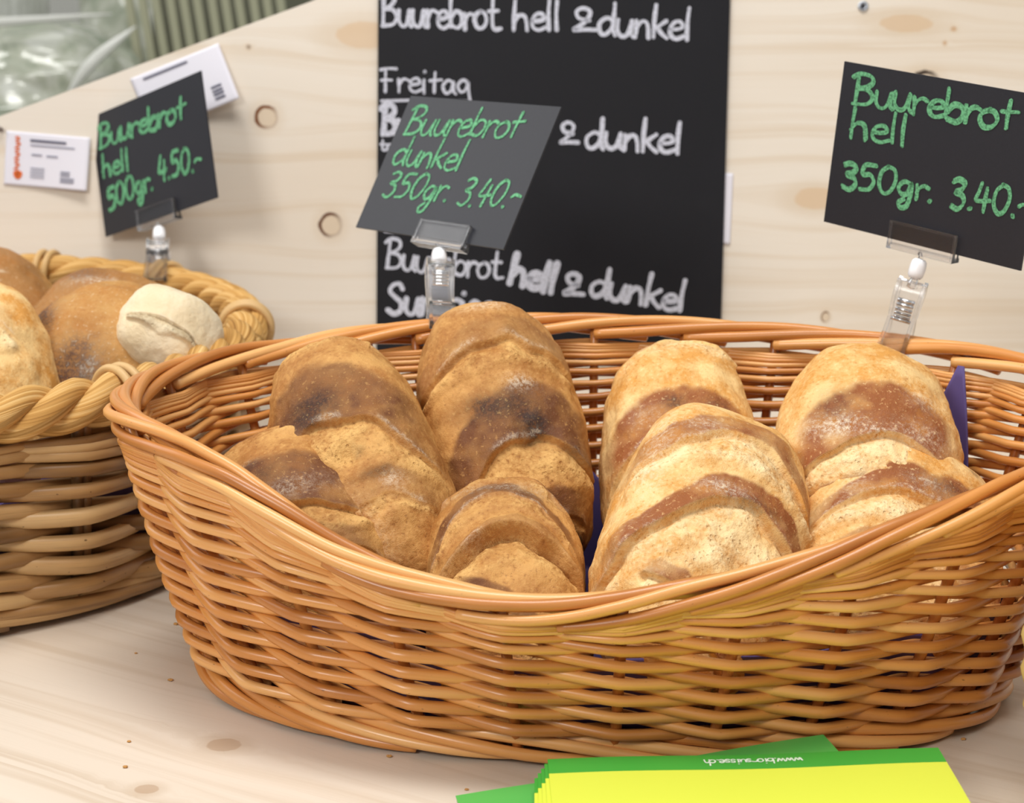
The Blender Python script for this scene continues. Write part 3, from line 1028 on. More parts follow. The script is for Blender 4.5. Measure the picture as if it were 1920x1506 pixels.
# ------------------------------------------------------------------ handwriting
GL = {
    'B': (0.62, [[(0.10, 0.98), (0.08, 0.5), (0.06, 0.02)], [(-0.06, 0.86), (0.12, 1.0), (0.40, 0.97), (0.47, 0.78), (0.32, 0.6), (0.12, 0.53)], [(0.12, 0.53), (0.42, 0.48), (0.54, 0.26), (0.40, 0.05), (0.04, 0.0)]]),
    'u': (0.50, [[(0.0, 0.5), (0.0, 0.18), (0.12, 0.0), (0.28, 0.08), (0.38, 0.5)], [(0.38, 0.5), (0.37, 0.12), (0.45, 0.0)]]),
    'r': (0.36, [[(0.0, 0.52), (0.02, 0.25), (0.02, 0.0)], [(0.02, 0.28), (0.10, 0.46), (0.22, 0.53), (0.34, 0.47)]]),
    'e': (0.46, [[(0.03, 0.27), (0.20, 0.28), (0.36, 0.36), (0.28, 0.52), (0.12, 0.48), (0.02, 0.27), (0.06, 0.06), (0.22, -0.02), (0.42, 0.08)]]),
    'b': (0.50, [[(0.02, 0.88), (0.01, 0.5), (0.02, 0.03)], [(0.02, 0.28), (0.18, 0.5), (0.38, 0.44), (0.42, 0.2), (0.28, 0.0), (0.03, 0.06)]]),
    'o': (0.48, [[(0.22, 0.52), (0.06, 0.42), (0.0, 0.22), (0.12, 0.0), (0.32, 0.04), (0.42, 0.26), (0.34, 0.47), (0.20, 0.52)]]),
    't': (0.44, [[(0.17, 0.84), (0.15, 0.4), (0.15, 0.02)], [(0.0, 0.50), (0.18, 0.52), (0.38, 0.55)]]),
    'T': (0.44, [[(0.17, 0.92), (0.15, 0.2), (0.24, 0.0), (0.44, 0.03)], [(0.02, 0.56), (0.34, 0.58)]]),
    'h': (0.50, [[(0.03, 1.0), (0.01, 0.5), (0.0, 0.0)], [(0.01, 0.28), (0.14, 0.50), (0.30, 0.48), (0.36, 0.25), (0.38, 0.0)]]),
    'l': (0.22, [[(0.04, 1.0), (0.02, 0.5), (0.04, 0.0)]]),
    'd': (0.52, [[(0.38, 0.45), (0.20, 0.52), (0.02, 0.34), (0.04, 0.08), (0.18, 0.0), (0.36, 0.22), (0.40, 0.6), (0.40, 0.98)], [(0.40, 0.7), (0.39, 0.2), (0.46, 0.0)]]),
    'n': (0.48, [[(0.0, 0.50), (0.01, 0.25), (0.0, 0.0)], [(0.01, 0.28), (0.14, 0.49), (0.28, 0.47), (0.34, 0.25), (0.36, 0.0)]]),
    'k': (0.44, [[(0.03, 0.98), (0.01, 0.5), (0.02, 0.0)], [(0.34, 0.52), (0.16, 0.36), (0.03, 0.26)], [(0.10, 0.31), (0.22, 0.14), (0.38, 0.0)]]),
    'g': (0.48, [[(0.34, 0.46), (0.14, 0.52), (0.0, 0.28), (0.10, 0.06), (0.26, 0.12), (0.35, 0.48), (0.34, 0.0), (0.26, -0.36), (0.10, -0.42), (0.04, -0.26), (0.18, -0.1)]]),
    'q': (0.50, [[(0.34, 0.44), (0.16, 0.52), (0.0, 0.3), (0.10, 0.06), (0.26, 0.14), (0.35, 0.46), (0.37, 0.1), (0.44, -0.36)]]),
    'a': (0.50, [[(0.34, 0.44), (0.16, 0.52), (0.0, 0.28), (0.10, 0.02), (0.26, 0.1), (0.35, 0.46)], [(0.35, 0.46), (0.36, 0.1), (0.44, 0.0)]]),
    '.': (0.20, [[(0.03, 0.02), (0.05, 0.0), (0.06, 0.02)]]),
    '3': (0.52, [[(0.04, 0.92), (0.20, 1.0), (0.38, 0.88), (0.30, 0.66), (0.12, 0.56), (0.34, 0.46), (0.40, 0.22), (0.24, 0.0), (0.04, 0.08)]]),
    '5': (0.54, [[(0.44, 0.97), (0.14, 0.94), (0.08, 0.58), (0.30, 0.60), (0.42, 0.36), (0.30, 0.06), (0.04, 0.02)]]),
    '0': (0.58, [[(0.26, 0.98), (0.08, 0.76), (0.04, 0.32), (0.18, 0.02), (0.36, 0.12), (0.48, 0.52), (0.42, 0.88), (0.24, 0.98)]]),
    '4': (0.52, [[(0.16, 0.98), (0.08, 0.66), (0.02, 0.40), (0.24, 0.38), (0.44, 0.42)], [(0.34, 0.76), (0.30, 0.35), (0.28, 0.0)]]),
    '-': (0.40, [[(0.0, 0.38), (0.12, 0.46), (0.34, 0.40)]]),
    '&': (0.66, [[(0.42, 0.44), (0.18, 0.54), (0.12, 0.82), (0.28, 0.97), (0.44, 0.82), (0.38, 0.50), (0.20, 0.20), (0.06, 0.03), (0.30, 0.05), (0.58, 0.04)]]),
    'F': (0.54, [[(0.10, 0.96), (0.10, 0.5), (0.10, 0.0)], [(-0.08, 0.92), (0.16, 0.98), (0.46, 0.98)], [(-0.04, 0.48), (0.14, 0.50), (0.30, 0.50)]]),
    'i': (0.24, [[(0.04, 0.50), (0.03, 0.25), (0.05, 0.0)], [(0.05, 0.80), (0.06, 0.82), (0.07, 0.80)]]),
    'S': (0.58, [[(0.44, 0.84), (0.34, 1.0), (0.14, 0.94), (0.06, 0.74), (0.22, 0.56), (0.42, 0.38), (0.42, 0.12), (0.22, 0.0), (0.02, 0.12)]]),
    's': (0.40, [[(0.32, 0.44), (0.18, 0.52), (0.05, 0.42), (0.12, 0.29), (0.28, 0.20), (0.28, 0.04), (0.14, -0.01), (0.02, 0.06)]]),
    'p': (0.50, [[(0.0, 0.50), (0.02, 0.0), (0.02, -0.4)], [(0.02, 0.3), (0.18, 0.52), (0.38, 0.42), (0.36, 0.1), (0.18, 0.0), (0.03, 0.08)]]),
    'w': (0.62, [[(0.0, 0.5), (0.12, 0.0), (0.26, 0.42), (0.40, 0.0), (0.54, 0.5)]]),
    'c': (0.42, [[(0.36, 0.44), (0.20, 0.52), (0.03, 0.36), (0.04, 0.1), (0.20, -0.01), (0.37, 0.08)]]),
    ' ': (0.34, []),
}


def smooth_line(pts, sub=6):
    P = np.array(pts, float)
    if len(P) < 3:
        t = np.linspace(0, 1, sub)[:, None]
        return P[0] + (P[-1] - P[0]) * t
    E = np.vstack([2 * P[0] - P[1], P, 2 * P[-1] - P[-2]])
    out = []
    for i in range(1, len(E) - 2):
        p0, p1, p2, p3 = E[i - 1], E[i], E[i + 1], E[i + 2]
        for t in np.linspace(0, 1, sub, endpoint=False):
            out.append(0.5 * (2 * p1 + (p2 - p0) * t + (2 * p0 - 5 * p1 + 4 * p2 - p3) * t * t + (3 * p1 - p0 - 3 * p2 + p3) * t ** 3))
    out.append(P[-1])
    return np.array(out)


class Pen:
    """writes strokes as thin raised ribbons in a plane (x, y), z up from it"""
    def __init__(self, z=0.0003):
        self.mb, self.z, self.k = MB(), z, 0

    def stroke(self, P, hw, rg=None):
        P = np.asarray(P, float)
        T = np.gradient(P, axis=0)
        T /= np.linalg.norm(T, axis=1)[:, None] + 1e-12
        Nn = np.stack([-T[:, 1], T[:, 0]], -1)
        w = np.full(len(P), hw)
        if rg is not None:
            w = w * (1 + 0.16 * np.sin(np.linspace(0, 5, len(P)) + rg.random() * 6))
        # rounded ends
        caps0 = [(P[0] - T[0] * hw * math.sin(a), hw * math.cos(a), Nn[0]) for a in (1.35, 0.9, 0.45)]
        caps1 = [(P[-1] + T[-1] * hw * math.sin(a), hw * math.cos(a), Nn[-1]) for a in (0.45, 0.9, 1.35)]
        C = np.array([c[0] for c in caps0] + list(P) + [c[0] for c in caps1])
        W = np.array([c[1] for c in caps0] + list(w) + [c[1] for c in caps1])
        NN = np.array([c[2] for c in caps0] + list(Nn) + [c[2] for c in caps1])
        z = self.z + 0.000004 * (self.k % 40)
        self.k += 1
        A, B = C + NN * W[:, None], C - NN * W[:, None]
        V = np.zeros((len(C), 2, 3))
        V[:, 0, :2], V[:, 1, :2] = B, A
        V[:, :, 2] = z
        self.mb.grid(V[::-1])

    def text(self, s, p0, p1, h, hw, slant=0.0, seed=0, double=0.0):
        """s fills the baseline from p0 to p1, cap height h"""
        rg = np.random.default_rng(seed)
        tot = sum(GL[c][0] for c in s) - 0.1
        p0, p1 = np.array(p0, float), np.array(p1, float)
        ux = p1 - p0
        Lx = np.linalg.norm(ux)
        ux /= Lx
        uy = np.array([-ux[1], ux[0]])
        kx = Lx / tot
        cx = 0.0
        for ch in s:
            wd, sts = GL[ch]
            jy = rg.normal() * 0.02
            js = 1 + rg.normal() * 0.03
            for st in sts:
                Q = smooth_line(st)
                for rep in range(2 if double else 1):
                    dx, dy = (rg.normal(size=2) * double if rep else (0, 0))
                    X = (cx + Q[:, 0] + slant * Q[:, 1]) * kx + dx
                    Y = (Q[:, 1] * js + jy) * h + dy
                    self.stroke(p0 + X[:, None] * ux + Y[:, None] * uy, hw, rg)
            cx += wd

    def build(self, name, mat, parent):
        return self.mb.build(name, mat, parent, smooth=False)


# ------------------------------------------------------------------ blackboard on the pine board
def on_panel(o, x, y, off, rz=0.0):
    o.matrix_world = PANEL_M @ Matrix.Translation((x, y, off)) @ Matrix.Rotation(rz, 4, 'Z')


def make_blackboard():
    b = empty('blackboard')
    on_panel(b, 0.031, 0.270, 0.0)
    tag(b, 'large blackboard with white handwriting fixed to the pine board', 'blackboard')
    mb = MB()
    mb.box((0, 0, 0.002), (0.1495, 0.2075, 0.002))
    mb.build('board', MAT['board'], b, smooth=False)
    ox, oy = 0.031, 0.270
    w = 0.00165

    def tx(s, a, e, h, hw=w, **k):
        p = Pen(0.0043)
        p.text(s, (a[0] - ox, a[1] - oy), (e[0] - ox, e[1] - oy), h, hw, **k)
        p.build('handwritten_word', MAT['white_chalk'], b)

    def rule(pts, hw):
        p = Pen(0.0043)
        p.stroke(smooth_line([(x - ox, y - oy) for x, y in pts]), hw)
        p.build('underline', MAT['white_chalk'], b)
    tx('BuurebroT', (-0.1155, 0.3475), (-0.0165, 0.3465), 0.027, seed=1, slant=-0.03)
    tx('hell', (-0.003, 0.3455), (0.036, 0.3455), 0.0245, seed=2)
    tx('&', (0.046, 0.3450), (0.066, 0.3450), 0.021, seed=3)
    tx('dunkel', (0.069, 0.3435), (0.147, 0.3395), 0.027, seed=4)
    tx('Freitaq', (-0.1145, 0.2925), (-0.040, 0.2915), 0.021, 0.0012, seed=5)
    rule([(-0.115, 0.2845), (-0.08, 0.2855), (-0.040, 0.2850)], 0.0012)
    tx('Buurebrot', (-0.1145, 0.2560), (-0.026, 0.2540), 0.0235, 0.0026, seed=6)
    tx('hell', (-0.012, 0.2530), (0.022, 0.2520), 0.024, 0.0020, seed=7)
    tx('&', (0.0365, 0.2515), (0.053, 0.2515), 0.0190, seed=8)
    tx('dunkel', (0.060, 0.2475), (0.1415, 0.2435), 0.026, 0.0018, seed=9)
    tx('Tr', (-0.116, 0.243), (-0.107, 0.243), 0.009, 0.0010, seed=10)
    rule([(-0.1115, 0.1735), (-0.09, 0.1725), (-0.06, 0.171)], 0.0013)
    tx('BuurebroT', (-0.1110, 0.1420), (-0.012, 0.1345), 0.0245, 0.0014, seed=11)
    tx('hell', (-0.0035, 0.1305), (0.0345, 0.1225), 0.0250, 0.0029, seed=12)
    tx('&', (0.042, 0.1210), (0.0595, 0.1200), 0.0205, 0.0022, seed=13)
    tx('dunkel', (0.066, 0.1205), (0.1465, 0.1075), 0.026, 0.0021, seed=14)
    tx('Surprise', (-0.1095, 0.1035), (-0.018, 0.0985), 0.027, 0.0021, seed=15)


make_blackboard()


def paper_card(name, label, x, y, w, h, rz, bend, cat='card', off=0.0012, group=None):
    """a stiff white card, corners bending off the board"""
    t = empty(name)
    on_panel(t, x, y, off, rz)
    tag(t, label, cat, group)
    n = 24
    X, Y = np.meshgrid(np.linspace(-w / 2, w / 2, n), np.linspace(-h / 2, h / 2, n), indexing='ij')
    Z = bend * np.clip((X / w + 0.5), 0, 1) ** 2 * np.clip(0.6 - 0.6 * Y / h, 0, 1)
    V = np.stack([X, Y, Z], -1)
    mb = MB()
    mb.grid(V)
    o = mb.build('paper', MAT['paper'], t)
    o.modifiers.new('thickness', 'SOLIDIFY').thickness = 0.0004
    return t, (lambda x, y: bend * min(1, max(0, x / w + 0.5)) ** 2 * min(1, max(0, 0.6 - 0.6 * y / h)))


def make_cards():
    t, zf = paper_card('business_card', 'white business card with an orange logo at the left edge of the board', -0.4025, 0.2295, 0.0725, 0.046, math.radians(-4), 0.006)
    p = Pen(0.0006)
    ys = np.linspace(0.017, -0.010, 7)
    for i, y in enumerate(ys):
        xx = -0.0265 + (0.0008 if i % 2 else 0.0)
        p.stroke(smooth_line([(xx - 0.0014, y + 0.0012), (xx + 0.001, y + 0.0014), (xx + 0.0016, y - 0.0004), (xx - 0.001, y - 0.0013)]), 0.0007)
    p.stroke(smooth_line([(-0.0260, -0.0130), (-0.0245, -0.0150), (-0.0232, -0.0128)]), 0.0026)
    p.build('orange_logo', MAT['orange'], t)['label'] = 'orange vertical logo'
    p = Pen(0.0026)
    rg = np.random.default_rng(5)

    def line(x0, x1, y, hw, pen):
        x = x0
        while x < x1:
            L = 0.0012 + 0.0022 * rg.random()
            z = zf(x, y) + 0.0007
            pen.z = z
            pen.stroke(np.array([[x, y], [min(x + L, x1), y]]), hw)
            x += L + 0.0006
    line(-0.0145, 0.0150, 0.0165, 0.0011, p)
    p.build('heading_print', MAT['ink_dark'], t)
    p = Pen(0.0006)
    line(-0.0145, 0.0230, 0.0125, 0.0006, p)
    line(-0.013, -0.005, 0.0045, 0.0007, p)
    line(0.000, 0.009, 0.0042, 0.0007, p)
    for y in (-0.007, -0.0095, -0.012, -0.0145):
        line(-0.0135, -0.002, y, 0.0005, p)
    for y in (-0.0085, -0.0110, -0.014, -0.0165):
        line(0.013, 0.020 if y > -0.012 else 0.024, y, 0.0008, p)
    p.build('small_print', MAT['ink'], t)
    t, zf = paper_card('business_card', 'white card stuck up behind the left black price sign', -0.283, 0.2925, 0.082, 0.050, math.radians(22), 0.012)
    p = Pen(0.0006)
    line(-0.03, 0.010, 0.0205, 0.0009, p)
    p.build('heading_print', MAT['ink_dark'], t)
    p = Pen(0.0006)
    for y in (-0.008, -0.0115, -0.0145, -0.018):
        line(0.022, 0.030, y, 0.0010, p)
    p.build('small_print', MAT['ink_dark'], t)
    t, zf = paper_card('paper_slip', 'white paper slip peeking out behind the right edge of the blackboard', 0.170, 0.197, 0.034, 0.061, math.radians(-1), 0.0)
    # screw and nail in the board
    s = empty('screw')
    on_panel(s, 0.294, 0.3698, 0.0)
    tag(s, 'steel screw head in the pine board at the top right', 'screw')
    mb = MB()
    r = np.array([0.0001, 0.0011, 0.0012, 0.0040, 0.0046, 0.0046])
    z = np.array([0.0002, 0.0002, 0.0011, 0.0016, 0.0010, -0.002])
    th = np.linspace(0, 2 * pi, 28, endpoint=False)
    V = np.stack([r[None, :] * np.cos(th)[:, None], r[None, :] * np.sin(th)[:, None], np.repeat(z[None, :], 28, 0)], -1)
    mb.grid(V, close_u=True)
    mb.build('head', plain('zinc', (0.55, 0.58, 0.62, 1), 0.35, 0.5, Metallic=0.9), s)
    mb = MB()
    for a in range(4):
        c, s_ = math.cos(a * pi / 2), math.sin(a * pi / 2)
        mb.box((0.0009 * c, 0.0009 * s_, 0.0016), (0.0010 if c else 0.0004, 0.0010 if s_ else 0.0004, 0.00025))
    mb.build('drive_slot', plain('dark_slot', (0.05, 0.05, 0.06, 1), 0.6), s, smooth=False)
    nl = MB()
    nl.tube([(0, 0, -0.004), (0, 0, 0.004), (0, 0, 0.0055)], [0.0012, 0.0012, 0.0024], 12)
    o = nl.build('nail', plain('nail_steel', (0.25, 0.2, 0.17, 1), 0.5, 0.5, Metallic=0.6))
    on_panel(o, -0.4413, 0.2560, 0.0)
    tag(o, 'small dark nail beside the orange-logo card', 'nail')


make_cards()


# ------------------------------------------------------------------ price signs and their clips
def frame(cols, c):
    m = Matrix.Identity(4)
    for j in range(3):
        for i in range(3):
            m[i][j] = cols[j][i]
    for i in range(3):
        m[i][3] = c[i]
    return m


def unit(v):
    v = np.asarray(v, float)
    return v / np.linalg.norm(v)


def price_sign(c, ex, ez, label, lines, grip_x, rim_pt, front, clip_label, hw=0.0011, double=0.0):
    ex, ez = unit(ex), unit(ez)
    ez = unit(ez - ex * (ex @ ez))
    ey = np.cross(ez, ex)
    s = empty('price_sign')
    s.matrix_world = frame((ex, ey, ez), c)
    tag(s, label, 'sign', 'black price signs')
    mb = MB()
    mb.box((0, 0, 0), (0.074, 0.0525, 0.0007))
    mb.build('card', MAT['card'], s, smooth=False)
    for i, (t, a, e, h, sl) in enumerate(lines):
        p = Pen(0.0010)
        p.text(t, a, e, h, hw, slant=sl, seed=i + 40, double=double)
        p.build('handwritten_word', MAT['green_chalk'], s)
    # clip: gripper plates on the card's lower edge, white joint, sprung clamp on the rim
    g = empty('sign_clip', tuple(rim_pt))
    tag(g, clip_label, 'clip', 'clear sign clips')
    c = np.asarray(c)
    R3 = np.stack([ex, ey, ez], 1)

    def W(P):
        return c + np.asarray(P) @ R3.T
    mb = MB()
    gx, gw = grip_x, 0.0245
    for z0, y1 in ((0.0021, -0.0405), (-0.0021, -0.044)):
        mb.box(W((gx, (y1 - 0.0575) / 2, z0)), (gw, (y1 + 0.0575) / 2, 0.0011), R3)
    mb.box(W((gx, -0.0568, 0)), (gw, 0.0014, 0.0042), R3)
    for sx in (-1, 1):
        mb.box(W((gx + sx * (gw - 0.0008), -0.049, 0.0034)), (0.0008, 0.0083, 0.0006), R3)
    mb.box(W((gx, -0.0412, 0.0034)), (gw, 0.0008, 0.0006), R3)
    o = mb.build('gripper', MAT['clear'], smooth=False)
    adopt(o, g)
    top = W((gx, -0.0575, 0))
    rim = np.asarray(rim_pt)
    upv = unit(top - rim)
    fr = unit(np.asarray(front) - upv * (upv @ np.asarray(front)))
    sd = np.cross(upv, fr)
    H = np.linalg.norm(top - rim)
    # white joint: rounded eight-sided knob
    kb = 0.0035
    rr = np.array([0.0002, 0.0036, 0.0049, 0.0052, 0.0052, 0.0047, 0.0034, 0.0002])
    hh = np.array([0.0, 0.0, 0.0018, 0.0042, 0.0082, 0.0112, 0.0126, 0.0126]) + (H - 0.0126 - kb)
    th = np.linspace(0, 2 * pi, 24, endpoint=False)
    V = rim + hh[None, :, None] * upv + rr[None, :, None] * (np.cos(th)[:, None, None] * fr + np.sin(th)[:, None, None] * sd)
    mb = MB()
    mb.grid(V, close_u=True)
    adopt(mb.build('joint', MAT['white_plastic']), g)['label'] = 'white joint'
    mb = MB()
    mb.tube([rim + upv * (H - kb - 0.001), rim + upv * (H + 0.001)], 0.0016, 10)
    mb.tube([rim + upv * (H - kb - 0.019), rim + upv * (H - kb - 0.011)], [0.0036, 0.0022], 12)
    adopt(mb.build('stem', MAT['clear']), g)
    ht = H - kb - 0.016      # top of the clamp

    def jaw(prof, w, t=0.0011):
        Pq = smooth_line(prof, 7)
        T = np.gradient(Pq, axis=0)
        T /= np.linalg.norm(T, axis=1)[:, None]
        Nn = np.stack([-T[:, 1], T[:, 0]], -1)
        m_ = MB()
        ws = w * (1 - 0.10 * np.sin(np.linspace(0, pi, len(Pq))) ** 2)
        for lo, hi, tk in ((-1, 1, t), (-1.06, -0.80, t * 2.4), (0.80, 1.06, t * 2.4)):
            A, B = Pq + Nn * tk, Pq - Nn * tk
            ring = [(A, lo), (A, hi), (B, hi), (B, lo), (A, lo)]
            V = np.stack([rim + a[:, :1] * fr + a[:, 1:] * upv + (k * ws)[:, None] * sd for a, k in ring], 1)
            m_.grid(V)
            for e in (0, -1):
                m_.add(V[e, :4], [[0, 1, 2, 3] if e else [3, 2, 1, 0]])
        return m_
    fj = jaw([(0.0045, ht), (0.0095, ht - 0.007), (0.0088, ht - 0.016), (0.0062, 0.010), (0.0100, 0.000), (0.0125, -0.008), (0.0150, -0.019), (0.0195, -0.027)], 0.0088)
    adopt(fj.build('front_jaw', MAT['clear'], smooth=False), g)
    bj = jaw([(0.0005, ht + 0.001), (-0.0055, ht - 0.006), (-0.0060, ht - 0.016), (-0.0050, 0.010), (-0.0115, 0.001), (-0.0135, -0.008), (-0.0150, -0.017)], 0.0088)
    adopt(bj.build('back_jaw', MAT['clear'], smooth=False), g)
    mb = MB()
    for i in range(5):
        z = ht - 0.012 - i * 0.0026
        x = 0.0068 - 0.0006 * abs(i - 1)
        mb.tube([rim + fr * x + upv * z + sd * a for a in (-0.0052, 0.0052)], 0.0011 if i != 0 else 0.0016, 8, up=upv)
    mb.tube([rim + fr * 0.0045 + upv * 0.008 + sd * a for a in (-0.0062, 0.0062)], 0.0012, 8, up=upv)
    adopt(mb.build('spring', MAT['chrome']), g)


def rim_at(deg):
    ph = math.radians(deg)
    z = float(main.top(np.array(ph)))
    return main.wall(np.array(ph), np.array(z))


pc = rim_at(110.5)
price_sign((-0.0411, 1.2508, 0.2624), (0.7155, -0.6984, 0.0149), (-0.6029, -0.6067, 0.5181),
           'black price sign reading Buurebrot dunkel in front of the blackboard',
           [('Buurebrot', (-0.0655, 0.0225), (0.0455, 0.0270), 0.0235, 0.10), ('dunkel', (-0.0645, -0.0010), (0.0040, -0.0010), 0.0225, 0.05),
            ('350gr.', (-0.0610, -0.0275), (0.0040, -0.0245), 0.0205, 0.14), ('3.40.-', (0.0150, -0.0265), (0.0690, -0.0225), 0.0200, 0.16)],
           0.0145, pc, (0.12, -1, 0.1), 'clear clip on the basket rim left of the tallest loaf')
pr = rim_at(49.5)
price_sign((0.2588, 1.134, 0.2844), (0.6915, -0.717, -0.088), (-0.7197, -0.6943, 0.0011),
           'black price sign reading Buurebrot hell 350gr at the right edge',
           [('Buurebrot', (-0.0635, 0.0275), (0.0545, 0.0300), 0.0205, 0.0), ('hell', (-0.0615, 0.0068), (-0.0195, 0.0075), 0.0190, 0.0),
            ('350gr.', (-0.0640, -0.0275), (0.0060, -0.0235), 0.0175, 0.02), ('3.40.-', (0.0195, -0.0240), (0.0735, -0.0200), 0.0180, 0.02)],
           0.0035, pr, (-0.35, -1, 0.1), 'clear clip on the basket rim above the broad pale loaf', double=0.0008)
ph_ = np.linspace(0, 2 * pi, 3000)
rg_ = left.ring(ph_, 1.0)
i_ = int(np.argmin(abs(rg_[:, 0] + 0.292) + (rg_[:, 1] < 1.3) * 9))
pl = np.array([rg_[i_, 0], rg_[i_, 1], RZ + 0.016])
price_sign((-0.3028, 1.516, 0.2386), (0.7495, -0.5816, 0.3163), (-0.6436, -0.752, 0.1422),
           'black price sign reading Buurebrot hell 500gr in front of the left cards',
           [('Buurebrot', (-0.0670, 0.0235), (0.0480, 0.0205), 0.0210, 0.08), ('hell', (-0.0660, -0.0010), (-0.0310, -0.0040), 0.0185, 0.0),
            ('500gr.', (-0.0650, -0.0315), (-0.0030, -0.0270), 0.0195, 0.05), ('4.50.-', (0.0060, -0.0230), (0.0590, -0.0250), 0.0205, 0.05)],
           -0.002, pl, (0.1, -1, 0.1), 'clear clip on the rope rim below the left price sign', hw=0.0013, double=0.0008)

# ------------------------------------------------------------------ leaflets in front
def leaflet_mat(name, strip, col_a, col_b):
    k = NT(name)
    sep = k.n('ShaderNodeSeparateXYZ')
    k.put(sep.inputs[0], k.obj())
    f = k.math('GREATER_THAN', sep.outputs[1], strip)
    k.set(Base_Color=k.mix(f, col_a, col_b), Roughness=0.38)
    k.b.inputs['Specular IOR Level'].default_value = 0.4
    return k.m


YEL, GRN = lin(218, 229, 78), lin(66, 164, 60)
MAT['leaf_y'] = leaflet_mat('leaflet_yellow_green', -0.0165, YEL, GRN)
MAT['leaf_g'] = plain('leaflet_green', lin(92, 186, 88), 0.35, 0.4)
MAT['leaf_white'] = plain('leaflet_print', lin(226, 240, 222), 0.5)
LD, LT = 0.148, 0.0011


def sheet_z(x, y, seed):
    return 0.0016 * np.sin(np.clip(-y / LD, 0, 1) * pi) + 0.0005 * np.sin(x * 42 + seed)


def leaflet(label, A, B, slope, mat, seed, name='leaflet'):
    """A, B: far left and far right corners; the folded sheet slopes down towards the camera"""
    A, B = np.array(A, float), np.array(B, float)
    w = float(np.linalg.norm(B - A))
    ex = (B - A) / w
    ey = unit([-ex[1], ex[0], slope])
    ey = unit(ey - ex * (ex @ ey))
    ez = np.cross(ex, ey)
    t = empty(name)
    t.matrix_world = frame((ex, ey, ez), A)
    tag(t, label, 'leaflet', 'leaflets in front of the wicker basket')
    X, Y = np.meshgrid(np.linspace(0, w, 50), np.linspace(-LD, 0, 26), indexing='ij')
    Z = sheet_z(X, Y, seed)
    mb = MB()
    mb.grid(np.stack([X, Y, Z], -1))
    mb.build('cover', mat, t)
    lo = MB()
    low = np.stack([X, Y, Z - LT], -1)
    up_ = np.stack([X, Y, Z - 0.0001], -1)
    lo.grid(low[::-1])
    for a, b in ((up_[0], low[0]), (low[-1], up_[-1]), (up_[:, -1], low[:, -1]), (low[:, 0], up_[:, 0])):
        lo.grid(np.stack([a, b], 1))
    lo.build('inner_pages', mat, t)
    return t, w


gn = ['lowest green leaflet fanned out below the wicker basket', 'middle green leaflet fanned out below the wicker basket', 'topmost green leaflet of the fan below the wicker basket']
for i in range(3):
    f = 2 - i
    leaflet(gn[i], (-0.025 + 0.0005 * f, 0.8185 - 0.001 * f, 0.0052 - 0.0014 * f), (0.161 + 0.0034 * f, 0.8560 - 0.005 * f, 0.0240 - 0.0036 * f), 0.010, MAT['leaf_g'], i * 0.7)
names = ['lowest yellow leaflet of the neat front stack', 'second yellow leaflet from the bottom of the front stack', 'third yellow leaflet from the bottom of the front stack', 'yellow leaflet just under the top one',
         'top yellow leaflet with a green strip and white web address']
for i in range(5):
    f = 4 - i
    t, wd = leaflet(names[i], (0.0200 - 0.0016 * f, 0.8250 - 0.0022 * f, 0.0226 - 0.0015 * f), (0.2133 - 0.0012 * f, 0.8300 - 0.0040 * f, 0.0291 - 0.0017 * f), 0.024, MAT['leaf_y'], 0.3)
# printed address, upside down for the viewer
p = Pen(0.0)
p.text('www.bio-suisse.ch', (0.1245, -0.0055), (0.0765, -0.0055), 0.0064, 0.00040)
V = np.vstack(p.mb.v)
o = p.mb.build('web_address', MAT['leaf_white'], t, smooth=False)
V[:, 2] = sheet_z(V[:, 0], V[:, 1], 0.3) + 0.0002
o.data.vertices.foreach_set('co', V.astype(np.float32).ravel())
o['label'] = 'white printed web address'

# ------------------------------------------------------------------ pale coiled basket at the right edge
def make_coil():
    mb = MB()
    th = np.linspace(0, 2 * pi, 140, endpoint=False)
    for i in range(12):
        z = 0.0095 + i * 0.0165
        R = 0.118 + 0.020 * math.sin(min(1.0, z / 0.19) * pi)
        rad = 0.0092 * (1 + 0.07 * np.sin(th * 34 + i))
        mb.tube(np.stack([0.390 + R * np.cos(th), 0.785 + R * np.sin(th), np.full(140, z)], -1), rad, 10, rnd=0.2 + 0.05 * i, closed=True)
    for i in range(7):
        R = 0.108 - i * 0.0165
        mb.tube(np.stack([0.390 + R * np.cos(th), 0.785 + R * np.sin(th), np.full(140, 0.0085)], -1), 0.0088, 8, rnd=0.3, closed=True)
    o = mb.build('coil_basket', wicker('pale_seagrass', lin(196, 160, 84), lin(226, 196, 124), lin(238, 214, 150), 0.7, 0.0, 0.2), origin=(0.390, 0.785, 0))
    tag(o, 'pale straw-coloured coiled basket cut off by the right edge', 'basket')


make_coil()

# ------------------------------------------------------------------ crumbs
crumb_px = [(235, 1440), (330, 1172), (1806, 1388), (875, 1482), (242, 1392), (320, 1277), (255, 1226), (730, 1420)]
for i, (u, v) in enumerate(crumb_px):
    w = on_z(u, v, 0.0)
    D, Q = cube_sphere(6)
    s = 0.0007 + 0.0005 * rng.random()
    P = D * np.array([1.3, 0.9, 0.6]) * s * (1 + 0.35 * vnoise(D * 2.2, 60 + i))[:, None]
    mb = MB()
    mb.add(P, Q)
    o = mb.build('bread_crumb', plain('crumb', lin(190, 140, 80), 0.9) if i == 0 else bpy.data.materials['crumb'])
    o.location = (w[0], w[1], 0.6 * s)
    tag(o, 'tiny brown bread crumb on the pale pine table', 'crumb', 'crumbs on the table')

# ------------------------------------------------------------------ behind the board: wrapped produce, crate, shop wall
def film_mat():
    k = NT('cling_film')
    n = k.noise(k.obj(), 14.0, 4, 0.6, 0.8)
    k.set(Base_Color=k.ramp(n, [(0.3, lin(128, 140, 118)), (0.5, lin(176, 180, 162)), (0.7, lin(214, 216, 208))]), Roughness=0.22)
    k.b.inputs['Coat Weight'].default_value = 0.5
    return k.m


